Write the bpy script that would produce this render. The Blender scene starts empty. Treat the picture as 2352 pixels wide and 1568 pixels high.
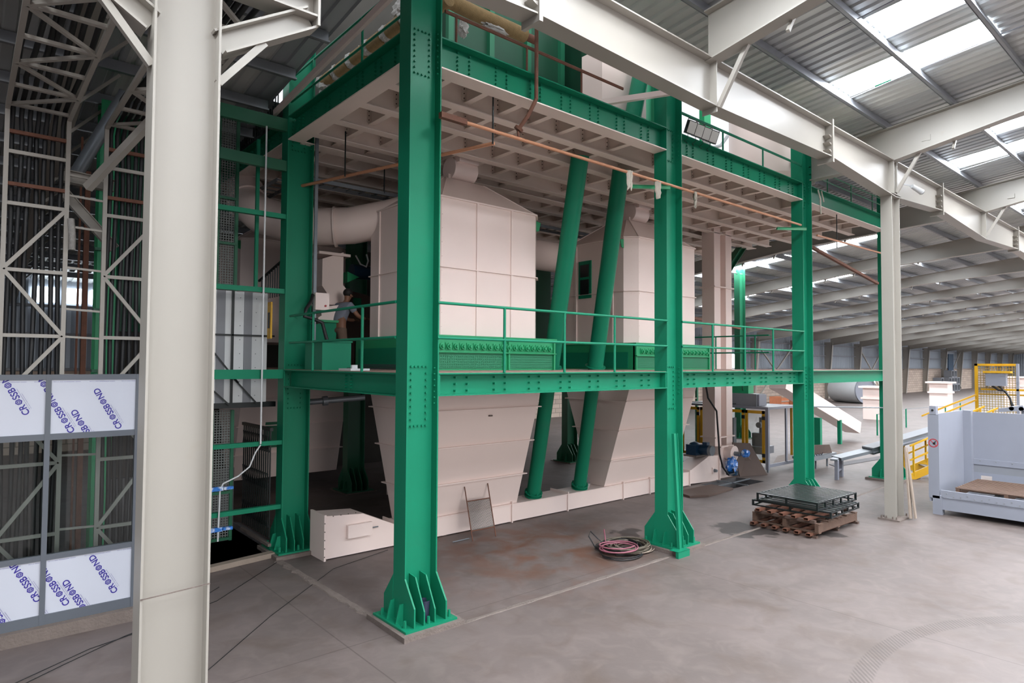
import bpy, bmesh, math, random
from mathutils import Vector, Matrix
random.seed(7)
S = bpy.context.scene
COL = S.collection
# ---------------------------------------------------------------- camera, sky, exposure
yaw, pit, rol, FPX = math.radians(49.45882837), math.radians(1.96746792), math.radians(0.33597435), 1472.91
f = Vector((math.cos(yaw)*math.cos(pit), math.sin(yaw)*math.cos(pit), math.sin(pit)))
r = Vector((math.sin(yaw), -math.cos(yaw), 0)); u = r.cross(f)
r, u = r*math.cos(rol)+u*math.sin(rol), -r*math.sin(rol)+u*math.cos(rol)
cd = bpy.data.cameras.new('camera'); cam = bpy.data.objects.new('camera', cd); COL.objects.link(cam)
cam.matrix_world = Matrix(((r.x, u.x, -f.x, 0), (r.y, u.y, -f.y, 0), (r.z, u.z, -f.z, 3.6), (0, 0, 0, 1)))
cd.sensor_width = 36; cd.lens = FPX/2352*36; cd.clip_start = .05; cd.clip_end = 600
S.camera = cam
W = bpy.data.worlds.new('overcast_sky'); S.world = W; W.use_nodes = True
bg = W.node_tree.nodes['Background']; bg.inputs[0].default_value = (.93, .95, 1, 1); bg.inputs[1].default_value = .85
S.view_settings.view_transform = 'Standard'; S.view_settings.look = 'None'
S.view_settings.gamma = 1; S.view_settings.use_curve_mapping = False
S.view_settings.exposure = 0.42
SKYLIGHT = 34.0
# low soft lamp added to brighten upright faces, standing in for skylight glow
sd = bpy.data.lights.new('fill_sun', 'SUN'); sd.energy = .5; sd.angle = math.radians(16); sd.color = (1, .97, .94)
fill_sun = bpy.data.objects.new('fill_sun', sd); COL.objects.link(fill_sun)
fill_sun.rotation_euler = Vector((.12, 1, -.14)).to_track_quat('-Z', 'Y').to_euler()

# ---------------------------------------------------------------- materials
def lin(c): return tuple((v/12.92 if v <= .04045 else ((v+.055)/1.055)**2.4) for v in [x/255 for x in c])
MATS = {}
def mat(name, rgb, rough=.5, metal=0., var=.12, scale=3., bump=0., emit=None, es=0., dirt=None, alpha=None, coords='Object', spec=None):
    m = bpy.data.materials.new(name); m.use_nodes = True; nt = m.node_tree; N = nt.nodes; L = nt.links
    b = N['Principled BSDF']; c = lin(rgb)
    b.inputs['Roughness'].default_value = rough; b.inputs['Metallic'].default_value = metal
    if spec is not None: b.inputs['Specular IOR Level'].default_value = spec
    geo = N.new('ShaderNodeNewGeometry')
    no = N.new('ShaderNodeTexNoise'); no.inputs['Scale'].default_value = scale; no.inputs['Detail'].default_value = 5
    L.new(geo.outputs['Position'], no.inputs['Vector'])
    mx = N.new('ShaderNodeMix'); mx.data_type = 'RGBA'
    mx.inputs[6].default_value = (*[max(0, v*(1-var)) for v in c], 1); mx.inputs[7].default_value = (*[min(1, v*(1+var)) for v in c], 1)
    L.new(no.outputs['Fac'], mx.inputs[0]); out = mx.outputs[2]
    if dirt:
        n2 = N.new('ShaderNodeTexNoise'); n2.inputs['Scale'].default_value = dirt[2]; n2.inputs['Detail'].default_value = 8
        L.new(geo.outputs['Position'], n2.inputs['Vector'])
        mr = N.new('ShaderNodeMapRange'); mr.inputs[1].default_value = dirt[3]; mr.inputs[2].default_value = dirt[3]+.18
        mr.inputs[4].default_value = dirt[1]; L.new(n2.outputs['Fac'], mr.inputs[0])
        m2 = N.new('ShaderNodeMix'); m2.data_type = 'RGBA'; m2.inputs[7].default_value = (*lin(dirt[0]), 1)
        L.new(mr.outputs[0], m2.inputs[0]); L.new(out, m2.inputs[6]); out = m2.outputs[2]
    L.new(out, b.inputs['Base Color'])
    if bump:
        bp = N.new('ShaderNodeBump'); bp.inputs['Strength'].default_value = bump; bp.inputs['Distance'].default_value = .02
        n3 = N.new('ShaderNodeTexNoise'); n3.inputs['Scale'].default_value = scale*6; L.new(geo.outputs['Position'], n3.inputs['Vector'])
        L.new(n3.outputs['Fac'], bp.inputs['Height']); L.new(bp.outputs[0], b.inputs['Normal'])
    if emit:
        b.inputs['Emission Color'].default_value = (*lin(emit), 1); b.inputs['Emission Strength'].default_value = es
    MATS[name] = m; return m
M = lambda n: MATS[n]
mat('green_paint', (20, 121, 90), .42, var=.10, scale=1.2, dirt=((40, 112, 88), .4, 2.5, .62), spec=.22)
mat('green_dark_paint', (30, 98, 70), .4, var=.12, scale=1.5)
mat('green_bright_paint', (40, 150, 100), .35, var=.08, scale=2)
mat('beige_paint', (234, 215, 208), .38, var=.04, scale=1.1)
mat('beige_soffit_paint', (228, 214, 204), .55, var=.08, scale=1.2)
mat('offwhite_steel', (156, 151, 143), .38, var=.05, scale=1.0, dirt=((148, 134, 112), .35, 3., .66))
mat('grey_steel', (120, 126, 132), .4, .35, var=.1)
mat('purlin_steel', (142, 146, 152), .35, .5, var=.12)
mat('light_grey_paint', (134, 137, 148), .4, var=.05)
mat('mid_grey_paint', (128, 130, 136), .5, var=.06)
mat('dark_grey_frame', (86, 91, 99), .45, var=.05)
mat('black_rubber', (22, 23, 26), .5, var=.3, scale=8)
mat('black_paint', (17, 24, 25), .35, var=.2, scale=5)
mat('rusty_steel', (104, 66, 50), .75, var=.35, scale=9, bump=.3)
mat('copper_pipe', (196, 140, 108), .35, .3, var=.15, scale=6)
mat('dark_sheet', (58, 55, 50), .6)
mat('slat_black', (62, 66, 66), .35, var=.1)
mat('wood', (92, 70, 58), .8, var=.25, scale=7, bump=.3)
mat('pale_wood', (140, 126, 114), .8, var=.15, scale=7, bump=.3)
mat('brown_board', (82, 64, 56), .7, var=.15, scale=4)
mat('yellow_paint', (205, 155, 22), .45, var=.08)
mat('blue_motor_paint', (18, 52, 78), .4, var=.2)
mat('blue_plastic', (40, 110, 190), .35, var=.3, scale=25, dirt=((205, 215, 228), 1., 9., .5))
mat('white_plastic', (205, 208, 210), .4, var=.05)
mat('mesh_grey', (120, 124, 124), .6, var=.1)
mat('film', (188, 191, 202), .3, var=.02)
mat('print_blue', (44, 32, 132), .5, var=.03)
mat('print_grey', (130, 128, 165), .5, var=.03)
mat('sign_red', (170, 40, 50), .5)
mat('insulation_tan', (140, 116, 78), .85, var=.3, scale=14, bump=.6)
mat('foil', (185, 182, 178), .35, .6, var=.25, scale=20, bump=.8)
mat('pink_hose', (140, 82, 96), .5, var=.1)
mat('olive_hose', (92, 84, 72), .6, var=.2)
mat('cloth', (198, 190, 176), .9, var=.15, scale=12)
mat('shirt', (112, 116, 128), .9, var=.15, scale=14)
mat('trousers', (98, 78, 66), .9, var=.15, scale=14)
mat('bucket_blue', (48, 52, 72), .4)
mat('green_deep', (12, 62, 42), .5, var=.2)
mat('skin', (120, 82, 62), .6, var=.08)
mat('hair', (18, 15, 14), .7)
mat('orange_crate', (168, 100, 66), .8, var=.2)
mat('dusty_plate', (150, 122, 110), .85, var=.25, scale=9)
mat('kerb_concrete', (110, 99, 93), .9, var=.25, scale=5, bump=.6)
mat('pit_concrete', (92, 90, 92), .9, var=.25, scale=3, bump=.4)
mat('lamp_glass', (205, 205, 200), .25, var=.03)
mat('terracotta', (120, 70, 50), .8)
mat('leaf', (50, 90, 40), .7)
mat('skylight_panel', (250, 252, 255), .5, var=.0, emit=(245, 250, 255), es=SKYLIGHT)
mat('daylight_window', (250, 252, 255), .5, var=.0, emit=(240, 248, 255), es=5.)
# glass
g = bpy.data.materials.new('glass'); g.use_nodes = True; MATS['glass'] = g
n = g.node_tree.nodes; b = n['Principled BSDF']; tr = n.new('ShaderNodeBsdfTransparent'); gl = n.new('ShaderNodeBsdfGlossy'); mxs = n.new('ShaderNodeMixShader'); fr = n.new('ShaderNodeFresnel')
fr.inputs[0].default_value = 1.5; gl.inputs['Roughness'].default_value = .02; tr.inputs[0].default_value = (.86, .9, .9, 1)
g.node_tree.links.new(fr.outputs[0], mxs.inputs[0]); g.node_tree.links.new(tr.outputs[0], mxs.inputs[1]); g.node_tree.links.new(gl.outputs[0], mxs.inputs[2])
g.node_tree.links.new(mxs.outputs[0], n['Material Output'].inputs[0])
# roof sheet: galvanised, with panel to panel tone
def roof_mat():
    m = bpy.data.materials.new('roof_sheet'); m.use_nodes = True; N = m.node_tree.nodes; L = m.node_tree.links; b = N['Principled BSDF']
    geo = N.new('ShaderNodeNewGeometry'); sx = N.new('ShaderNodeSeparateXYZ'); L.new(geo.outputs['Position'], sx.inputs[0])
    fl = N.new('ShaderNodeMath'); fl.operation = 'FLOOR'; L.new(sx.outputs[0], fl.inputs[0])
    wn = N.new('ShaderNodeTexWhiteNoise'); wn.noise_dimensions = '1D'; L.new(fl.outputs[0], wn.inputs['W'])
    mx = N.new('ShaderNodeMix'); mx.data_type = 'RGBA'; mx.inputs[6].default_value = (*lin((165, 170, 174)), 1); mx.inputs[7].default_value = (*lin((208, 210, 206)), 1)
    L.new(wn.outputs[0], mx.inputs[0]); L.new(mx.outputs[2], b.inputs['Base Color'])
    b.inputs['Metallic'].default_value = .25; b.inputs['Roughness'].default_value = .4
    MATS['roof_sheet'] = m
roof_mat()
# floor: power-trowelled concrete, dusty pink-brown stains and hairline joints
def floor_mat():
    m = bpy.data.materials.new('floor_concrete'); m.use_nodes = True; N = m.node_tree.nodes; L = m.node_tree.links; b = N['Principled BSDF']
    geo = N.new('ShaderNodeNewGeometry')
    def noise(s, d=6, dist=0.):
        q = N.new('ShaderNodeTexNoise'); q.inputs['Scale'].default_value = s; q.inputs['Detail'].default_value = d; q.inputs['Distortion'].default_value = dist
        L.new(geo.outputs['Position'], q.inputs['Vector']); return q.outputs['Fac']
    def mix(fac, a, bcol):
        q = N.new('ShaderNodeMix'); q.data_type = 'RGBA'
        L.new(fac, q.inputs[0])
        if isinstance(a, tuple): q.inputs[6].default_value = (*lin(a), 1)
        else: L.new(a, q.inputs[6])
        q.inputs[7].default_value = (*lin(bcol), 1); return q.outputs[2]
    def rng(x, a, b_, o=1.):
        q = N.new('ShaderNodeMapRange'); q.inputs[1].default_value = a; q.inputs[2].default_value = b_; q.inputs[4].default_value = o; L.new(x, q.inputs[0]); return q.outputs[0]
    c = mix(rng(noise(.5, 8, .6), .35, .68), (104, 94, 91), (92, 83, 80))
    c = mix(rng(noise(3., 8, 1.2), .44, .72, .5), c, (116, 105, 101))
    c = mix(rng(noise(1.3, 9, .8), .5, .74, .6), c, (84, 71, 63))
    # reddish-brown dust around the conveyor side
    vm = N.new('ShaderNodeVectorMath'); vm.operation = 'DISTANCE'; vm.inputs[1].default_value = (8.6, 9.4, 0); L.new(geo.outputs['Position'], vm.inputs[0])
    q = N.new('ShaderNodeMath'); q.operation = 'MULTIPLY'; L.new(rng(vm.outputs['Value'], 3.2, .6), q.inputs[0]); L.new(rng(noise(1.6, 8, .5), .42, .62), q.inputs[1])
    c = mix(q.outputs[0], c, (98, 68, 54))
    # dark oil puddles by the pallets
    for px, py, rad in ((13.1, 7.45, .75), (14.2, 6.0, .3), (10.9, 8.9, .35)):
        vm = N.new('ShaderNodeVectorMath'); vm.operation = 'DISTANCE'; vm.inputs[1].default_value = (px, py, 0); L.new(geo.outputs['Position'], vm.inputs[0])
        ad = N.new('ShaderNodeMath'); ad.operation = 'ADD'; L.new(vm.outputs['Value'], ad.inputs[0])
        s = N.new('ShaderNodeMath'); s.operation = 'MULTIPLY'; s.inputs[1].default_value = 1.1; L.new(noise(2.6, 5, .6), s.inputs[0]); L.new(s.outputs[0], ad.inputs[1])
        c = mix(rng(ad.outputs[0], rad+.5, rad+.38, .8), c, (34, 30, 29))
    # curved tyre track in the right foreground: a band of fine cross ribs along an arc
    vm = N.new('ShaderNodeVectorMath'); vm.operation = 'DISTANCE'; vm.inputs[1].default_value = (8.985, -.995, 0); L.new(geo.outputs['Position'], vm.inputs[0])
    sb = N.new('ShaderNodeMath'); sb.operation = 'SUBTRACT'; sb.inputs[1].default_value = 4.2; L.new(vm.outputs['Value'], sb.inputs[0])
    ab = N.new('ShaderNodeMath'); ab.operation = 'ABSOLUTE'; L.new(sb.outputs[0], ab.inputs[0])
    s3 = N.new('ShaderNodeSeparateXYZ'); L.new(geo.outputs['Position'], s3.inputs[0])
    s4 = N.new('ShaderNodeMath'); s4.operation = 'SUBTRACT'; L.new(s3.outputs[0], s4.inputs[0]); L.new(s3.outputs[1], s4.inputs[1])
    pp = N.new('ShaderNodeMath'); pp.operation = 'PINGPONG'; pp.inputs[1].default_value = .035; L.new(s4.outputs[0], pp.inputs[0])
    q = N.new('ShaderNodeMath'); q.operation = 'MULTIPLY'; L.new(rng(ab.outputs[0], .13, .10, .5), q.inputs[0]); L.new(rng(pp.outputs[0], .012, .022), q.inputs[1])
    c = mix(q.outputs[0], c, (66, 58, 54))
    # saw-cut joints every 6 m
    sx = N.new('ShaderNodeSeparateXYZ'); L.new(geo.outputs['Position'], sx.inputs[0])
    for k, off in ((0, 2.2), (1, 4.4)):
        a = N.new('ShaderNodeMath'); a.operation = 'ADD'; a.inputs[1].default_value = off; L.new(sx.outputs[k], a.inputs[0])
        w = N.new('ShaderNodeMath'); w.operation = 'PINGPONG'; w.inputs[1].default_value = 3.; L.new(a.outputs[0], w.inputs[0])
        c = mix(rng(w.outputs[0], .012, .006, .5), c, (62, 54, 50))
    L.new(c, b.inputs['Base Color']); b.inputs['Roughness'].default_value = .55
    b.inputs['Specular IOR Level'].default_value = .35
    bp = N.new('ShaderNodeBump'); bp.inputs['Strength'].default_value = .15; bp.inputs['Distance'].default_value = .01; L.new(noise(14.), bp.inputs['Height']); L.new(bp.outputs[0], b.inputs['Normal'])
    MATS['floor_concrete'] = m
floor_mat()
def brick_mat():
    m = bpy.data.materials.new('block_wall'); m.use_nodes = True; N = m.node_tree.nodes; L = m.node_tree.links; b = N['Principled BSDF']
    geo = N.new('ShaderNodeNewGeometry'); sp = N.new('ShaderNodeSeparateXYZ'); cb = N.new('ShaderNodeCombineXYZ'); L.new(geo.outputs['Position'], sp.inputs[0])
    L.new(sp.outputs[0], cb.inputs[0]); L.new(sp.outputs[2], cb.inputs[1])
    br = N.new('ShaderNodeTexBrick'); L.new(cb.outputs[0], br.inputs['Vector']); br.inputs['Scale'].default_value = 1.; br.inputs['Brick Width'].default_value = .8; br.inputs['Row Height'].default_value = .3
    br.inputs['Mortar Size'].default_value = .02; br.inputs['Color1'].default_value = (*lin((196, 178, 164)), 1); br.inputs['Color2'].default_value = (*lin((178, 160, 148)), 1); br.inputs['Mortar'].default_value = (*lin((140, 128, 118)), 1)
    L.new(br.outputs[0], b.inputs['Base Color']); b.inputs['Roughness'].default_value = .9; MATS['block_wall'] = m
brick_mat()
def clad_mat():
    m = bpy.data.materials.new('wall_cladding'); m.use_nodes = True; N = m.node_tree.nodes; L = m.node_tree.links; b = N['Principled BSDF']
    geo = N.new('ShaderNodeNewGeometry'); sp = N.new('ShaderNodeSeparateXYZ'); L.new(geo.outputs['Position'], sp.inputs[0])
    ad = N.new('ShaderNodeMath'); L.new(sp.outputs[0], ad.inputs[0]); L.new(sp.outputs[1], ad.inputs[1])
    w = N.new('ShaderNodeMath'); w.operation = 'PINGPONG'; w.inputs[1].default_value = .14; L.new(ad.outputs[0], w.inputs[0])
    bp = N.new('ShaderNodeBump'); bp.inputs['Strength'].default_value = 1; bp.inputs['Distance'].default_value = .3; L.new(w.outputs[0], bp.inputs['Height']); L.new(bp.outputs[0], b.inputs['Normal'])
    b.inputs['Base Color'].default_value = (*lin((150, 158, 168)), 1); b.inputs['Roughness'].default_value = .45; b.inputs['Metallic'].default_value = .3; MATS['wall_cladding'] = m
clad_mat()
def mesh_mat(name, rgb, pitch, thick, axes=(0, 2)):
    # woven wire: procedural wires with real gaps between them
    m = bpy.data.materials.new(name); m.use_nodes = True; N = m.node_tree.nodes; L = m.node_tree.links; b = N['Principled BSDF']
    b.inputs['Base Color'].default_value = (*lin(rgb), 1); b.inputs['Roughness'].default_value = .5
    geo = N.new('ShaderNodeNewGeometry'); sp = N.new('ShaderNodeSeparateXYZ'); L.new(geo.outputs['Position'], sp.inputs[0]); outs = []
    for a in axes:
        w = N.new('ShaderNodeMath'); w.operation = 'PINGPONG'; w.inputs[1].default_value = pitch/2; L.new(sp.outputs[a], w.inputs[0])
        l = N.new('ShaderNodeMath'); l.operation = 'LESS_THAN'; l.inputs[1].default_value = thick/2; L.new(w.outputs[0], l.inputs[0]); outs.append(l)
    mxm = N.new('ShaderNodeMath'); mxm.operation = 'MAXIMUM'; L.new(outs[0].outputs[0], mxm.inputs[0]); L.new(outs[1].outputs[0], mxm.inputs[1])
    L.new(mxm.outputs[0], b.inputs['Alpha']); MATS[name] = m
mesh_mat('wire_mesh_grey', (105, 110, 108), .05, .018)
mesh_mat('wire_mesh_fine', (95, 90, 86), .02, .009)
mesh_mat('wire_mesh_yellow', (150, 128, 60), .09, .018, (1, 2))
mesh_mat('green_perforated', (34, 120, 84), .05, .034)

# ---------------------------------------------------------------- building helpers
ROOT = {}
class MB:
    def __init__(s): s.v = []; s.f = []; s.sm = []
    def add(s, vs, fs, smooth=False):
        o = len(s.v); s.v += [tuple(v) for v in vs]; s.f += [tuple(i+o for i in q) for q in fs]; s.sm += [smooth]*len(fs); return s
    def box(s, x0, x1, y0, y1, z0, z1):
        return s.add([(x0, y0, z0), (x1, y0, z0), (x1, y1, z0), (x0, y1, z0), (x0, y0, z1), (x1, y0, z1), (x1, y1, z1), (x0, y1, z1)],
                     [(0, 3, 2, 1), (4, 5, 6, 7), (0, 1, 5, 4), (1, 2, 6, 5), (2, 3, 7, 6), (3, 0, 4, 7)])
    def prism(s, poly, ax, a, b):
        # polygon in the plane normal to ax ('x': (y,z), 'y': (x,z), 'z': (x,y)) from a to b
        mk = {'x': lambda p, t: (t, p[0], p[1]), 'y': lambda p, t: (p[0], t, p[1]), 'z': lambda p, t: (p[0], p[1], t)}[ax]
        n = len(poly); return s.add([mk(p, a) for p in poly]+[mk(p, b) for p in poly],
                     [tuple(range(n))[::-1], tuple(range(n, 2*n))]+[(i, (i+1) % n, (i+1) % n+n, i+n) for i in range(n)])
    def frame(s, p, q, up=(0, 0, 1)):
        p, q = Vector(p), Vector(q); d = (q-p).normalized(); up = Vector(up)
        if abs(d.dot(up)) > .99: up = Vector((0, 1, 0))
        a = d.cross(up).normalized(); b = a.cross(d); return p, q, a, b
    def bar(s, p, q, w, h, up=(0, 0, 1)):
        p, q, a, b = s.frame(p, q, up); vs = [e+a*i*w/2+b*j*h/2 for e in (p, q) for i, j in ((-1, -1), (1, -1), (1, 1), (-1, 1))]
        return s.add(vs, [(0, 1, 2, 3), (7, 6, 5, 4), (0, 4, 5, 1), (1, 5, 6, 2), (2, 6, 7, 3), (3, 7, 4, 0)])
    def ibeam(s, p, q, h, w, t=.02, up=(0, 0, 1)):
        p0, q0, a, b = s.frame(p, q, up)
        for c in (-1, 1): s.bar(p0+b*c*(h-t)/2, q0+b*c*(h-t)/2, w, t, b)
        return s.bar(p0, q0, t*.7, h-2*t, b)
    def cyl(s, p, q, r0, r1=None, n=16, caps=True):
        r1 = r0 if r1 is None else r1; p, q, a, b = s.frame(p, q)
        vs = [e+a*math.cos(2*math.pi*i/n)*rr+b*math.sin(2*math.pi*i/n)*rr for e, rr in ((p, r0), (q, r1)) for i in range(n)]
        s.add(vs, [(i, (i+1) % n, (i+1) % n+n, i+n) for i in range(n)], True)
        if caps: s.add(vs, [tuple(range(n))[::-1], tuple(range(n, 2*n))])
        return s
    def tube(s, pts, rad, n=8):
        pts = [Vector(p) for p in pts]; rings = []
        for i, p in enumerate(pts):
            d = (pts[min(i+1, len(pts)-1)]-pts[max(i-1, 0)]).normalized()
            if i == 0: a = d.cross(Vector((0, 0, 1)) if abs(d.z) < .9 else Vector((0, 1, 0))).normalized()
            else: a = (a-d*a.dot(d)).normalized()
            b = d.cross(a); rings.append([p+a*math.cos(2*math.pi*k/n)*rad+b*math.sin(2*math.pi*k/n)*rad for k in range(n)])
        vs = [v for rg in rings for v in rg]; m = len(pts)
        s.add(vs, [(i*n+k, i*n+(k+1) % n, (i+1)*n+(k+1) % n, (i+1)*n+k) for i in range(m-1) for k in range(n)], True)
        return s.add([*rings[0], *rings[-1]], [tuple(range(n))[::-1], tuple(range(n, 2*n))])
    def ball(s, c, rx, ry=None, rz=None, n=12, m=8):
        ry = ry or rx; rz = rz or rx; vs = []; 
        for j in range(m+1):
            t = math.pi*j/m
            for i in range(n): vs.append((c[0]+rx*math.sin(t)*math.cos(2*math.pi*i/n), c[1]+ry*math.sin(t)*math.sin(2*math.pi*i/n), c[2]-rz*math.cos(t)))
        return s.add(vs, [(j*n+i, j*n+(i+1) % n, (j+1)*n+(i+1) % n, (j+1)*n+i) for j in range(m) for i in range(n)], True)
    def build(s, name, m, parent=None, label=None, cat=None, group=None, kind=None, base=None):
        me = bpy.data.meshes.new(name)
        if parent is not None: off = ROOT[parent.name]
        elif base is not None: off = Vector(base)
        elif s.v and cat:
            lo = [min(v[k] for v in s.v) for k in range(3)]; hi = [max(v[k] for v in s.v) for k in range(3)]
            off = Vector(((lo[0]+hi[0])/2, (lo[1]+hi[1])/2, lo[2]))
        else: off = Vector((0, 0, 0))
        me.from_pydata([tuple(Vector(v)-off) for v in s.v], [], s.f); me.polygons.foreach_set('use_smooth', s.sm)
        me.materials.append(M(m)); me.update()
        bm = bmesh.new(); bm.from_mesh(me); bmesh.ops.recalc_face_normals(bm, faces=bm.faces); bm.to_mesh(me); bm.free()
        o = bpy.data.objects.new(name, me); COL.objects.link(o)
        if parent is not None: o.parent = parent
        else: o.location = off
        ROOT[o.name] = off
        if label: o['label'] = label
        if cat: o['category'] = cat
        if group: o['group'] = group
        if kind: o['kind'] = kind
        return o
def thing(name, label, cat, loc=(0, 0, 0), group=None):
    o = bpy.data.objects.new(name, None); COL.objects.link(o); o.location = loc; o.empty_display_size = .2
    o['label'] = label; o['category'] = cat; ROOT[o.name] = Vector(loc)
    if group: o['group'] = group
    return o
def kids(o): return [c for c in bpy.data.objects if c.parent == o]
CH = {}
def copy_tree(o, loc=None, label=None, rz=None, parent=None):
    c = o.copy(); COL.objects.link(c)
    if parent is not None: c.parent = parent
    if loc is not None: c.location = loc
    if rz is not None: c.rotation_euler.z = rz
    if label: c['label'] = label
    ROOT[c.name] = Vector(loc) if loc is not None else ROOT[o.name]
    for k in kids(o): copy_tree(k, parent=c)
    return c
def struct(name, mb, m): return mb.build(name, m, kind='structure')
BOLT = {}
def bolts(parent, pts, ax, m='green_dark_paint', rad=.016, h=.03, name='bolt'):
    # individual bolt heads as parts, sharing one mesh per direction
    key = (ax, m, rad, h)
    if key not in BOLT:
        d = {'x': (h, 0, 0), '-x': (-h, 0, 0), 'y': (0, h, 0), '-y': (0, -h, 0), 'z': (0, 0, h)}[ax]
        b = MB().cyl((0, 0, 0), d, rad, rad*.85, 6); me = bpy.data.meshes.new(name); me.from_pydata([tuple(v) for v in b.v], [], b.f); me.materials.append(M(m)); BOLT[key] = me
    off = ROOT[parent.name]
    for p in pts[:100]:
        o = bpy.data.objects.new(name, BOLT[key]); COL.objects.link(o); o.parent = parent; o.location = Vector(p)-off; ROOT[o.name] = off
# ---------------------------------------------------------------- the hall shell
RX0, RX1, RY0, RY1 = -12., 152., -14., 31.
def roofz(y, off=.25): return 9.3+off+.11*(5.735-y)
fl = MB()
holes = [(16.95, 18.95, 10.1, 11.05), (1.9, 4.55, 12.2, 14.6)]
xs = sorted({RX0-30, RX1, *[h[0] for h in holes], *[h[1] for h in holes]}); ys = sorted({-40., RY1, *[h[2] for h in holes], *[h[3] for h in holes]})
for i in range(len(xs)-1):
    for j in range(len(ys)-1):
        cx, cy = (xs[i]+xs[i+1])/2, (ys[j]+ys[j+1])/2
        if any(h[0] < cx < h[1] and h[2] < cy < h[3] for h in holes): continue
        fl.add([(xs[i], ys[j], 0), (xs[i+1], ys[j], 0), (xs[i+1], ys[j+1], 0), (xs[i], ys[j+1], 0)], [(0, 1, 2, 3)])
struct('floor', fl, 'floor_concrete')
pm = MB()
for x0, x1, y0, y1 in holes:
    pm.box(x0-.1, x0, y0-.1, y1+.1, -1.6, -.001).box(x1, x1+.1, y0-.1, y1+.1, -1.6, -.001).box(x0, x1, y0-.1, y0, -1.6, -.001).box(x0, x1, y1, y1+.1, -1.6, -.001).box(x0, x1, y0, y1, -1.7, -1.6)
struct('trim_1', pm, 'pit_concrete')
# rough concrete kerb lines round the plinth of the green structure
kb = MB()
def rough_strip(mb, p, q, w, h, step=.12):
    p, q = Vector(p), Vector(q); n = int((q-p).length/step); d = (q-p)/n; s = Vector((-d.y, d.x, 0)).normalized()
    rows = []
    for i in range(n+1):
        c = p+d*i; a = random.uniform(-.25, .25)*w; hh = h*random.uniform(.5, 1.2)
        rows.append([c-s*(w/2+a*.4), c-s*(w/2-.02+a*.3)+Vector((0, 0, hh)), c+s*(w/2+a)+Vector((0, 0, hh*.8)), c+s*(w/2+a+.02)])
    vs = [v for rw in rows for v in rw]
    mb.add(vs, [(i*4+k, i*4+k+1, (i+1)*4+k+1, (i+1)*4+k) for i in range(n) for k in range(3)])
rough_strip(kb, (5.3, 7.28, 0), (10.4, 7.3, 0), .08, .01); rough_strip(kb, (11.1, 7.3, 0), (16.2, 7.3, 0), .07, .009); rough_strip(kb, (17, 7.3, 0), (21.8, 7.4, 0), .07, .009)
rough_strip(kb, (4.5, 8.2, 0), (4.45, 11.75, 0), .12, .02)
struct('trim_2', kb, 'kerb_concrete')
# corrugated roof with real ribs, openings where the tower passes and where the skylights sit
BAND = 1.375; YB = [5.8+BAND*k for k in range(-15, 19)]; YB[-1] = RY1
XR = [1.3+7.775*k for k in range(-1, 20)]
OPEN = (4.45, 19.2, 7.6, 13.2)
def sky_here(cx, y0, y1):
    k = round((y0-5.8)/BAND); o = (cx-1.3) % 7.775
    if k == -1: return 4.7 < o < 5.75
    if k in (-2, -5, -6, -9, -10): return 4.7 < o < 5.75 or 2.75 < o < 3.8
    if 28 < cx < 120 and -11 < k < 0: return (cx > 36 and k < -4 and .8 < o < 1.85) or 4.7 < o < 5.75 or 2.75 < o < 3.8  # extra panel columns added to brighten the far floor
    if cx > 36 and k < -10: return 4.7 < o < 5.75 or 2.75 < o < 3.8 or .8 < o < 1.85  # same added light columns carried on to the roof edge
    if k in (-3, -4, -7, -8): return 2.75 < o < 3.8
    if k in (3, 4, 6, 7, 8, 10, 11, 12, 14): return cx > 22 and 3.8 < o < 4.85  # several of these rows are added to whiten the far floor
    return False
rf = MB(); pans = {}
step = .2625; n = int((RX1-RX0)/step)
for i in range(n):
    x0 = RX0+i*step; x1 = x0+step; cx = (x0+x1)/2
    for j in range(len(YB)-1):
        y0, y1 = YB[j], YB[j+1]; cy = (y0+y1)/2
        if OPEN[0] < cx < OPEN[1] and OPEN[2] < cy < OPEN[3]: continue
        if x1 > -3 and sky_here(cx, y0, y1):
            pans.setdefault((int((cx-1.3)//7.775), j, int(((cx-1.3) % 7.775) > 4.3)), []).append((x0, x1)); continue
        a, b, z0, z1 = x0, x1, roofz(y0), roofz(y1)
        prof = [(a, 0), (a+.15, 0), (a+.175, .04), (a+.235, .04), (b, 0)]
        rf.add([(px, y, z+pz) for y, z in ((y0, z0), (y1, z1)) for px, pz in prof], [(k, k+1, k+6, k+5) for k in range(4)])
struct('ceiling', rf, 'roof_sheet')
# glowing skylight panels, among them far rows added to light the hall
wn_ = 0
for (bx, j, s), seg in pans.items():
    wn_ += 1; a = min(q[0] for q in seg); b = max(q[1] for q in seg); y0, y1 = YB[j]+.02, YB[j+1]-.02
    struct('window_%d' % wn_, MB().add([(a, y0, roofz(y0)+.03), (b, y0, roofz(y0)+.03), (b, y1, roofz(y1)+.03), (a, y1, roofz(y1)+.03)], [(3, 2, 1, 0)]), 'skylight_panel')
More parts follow.
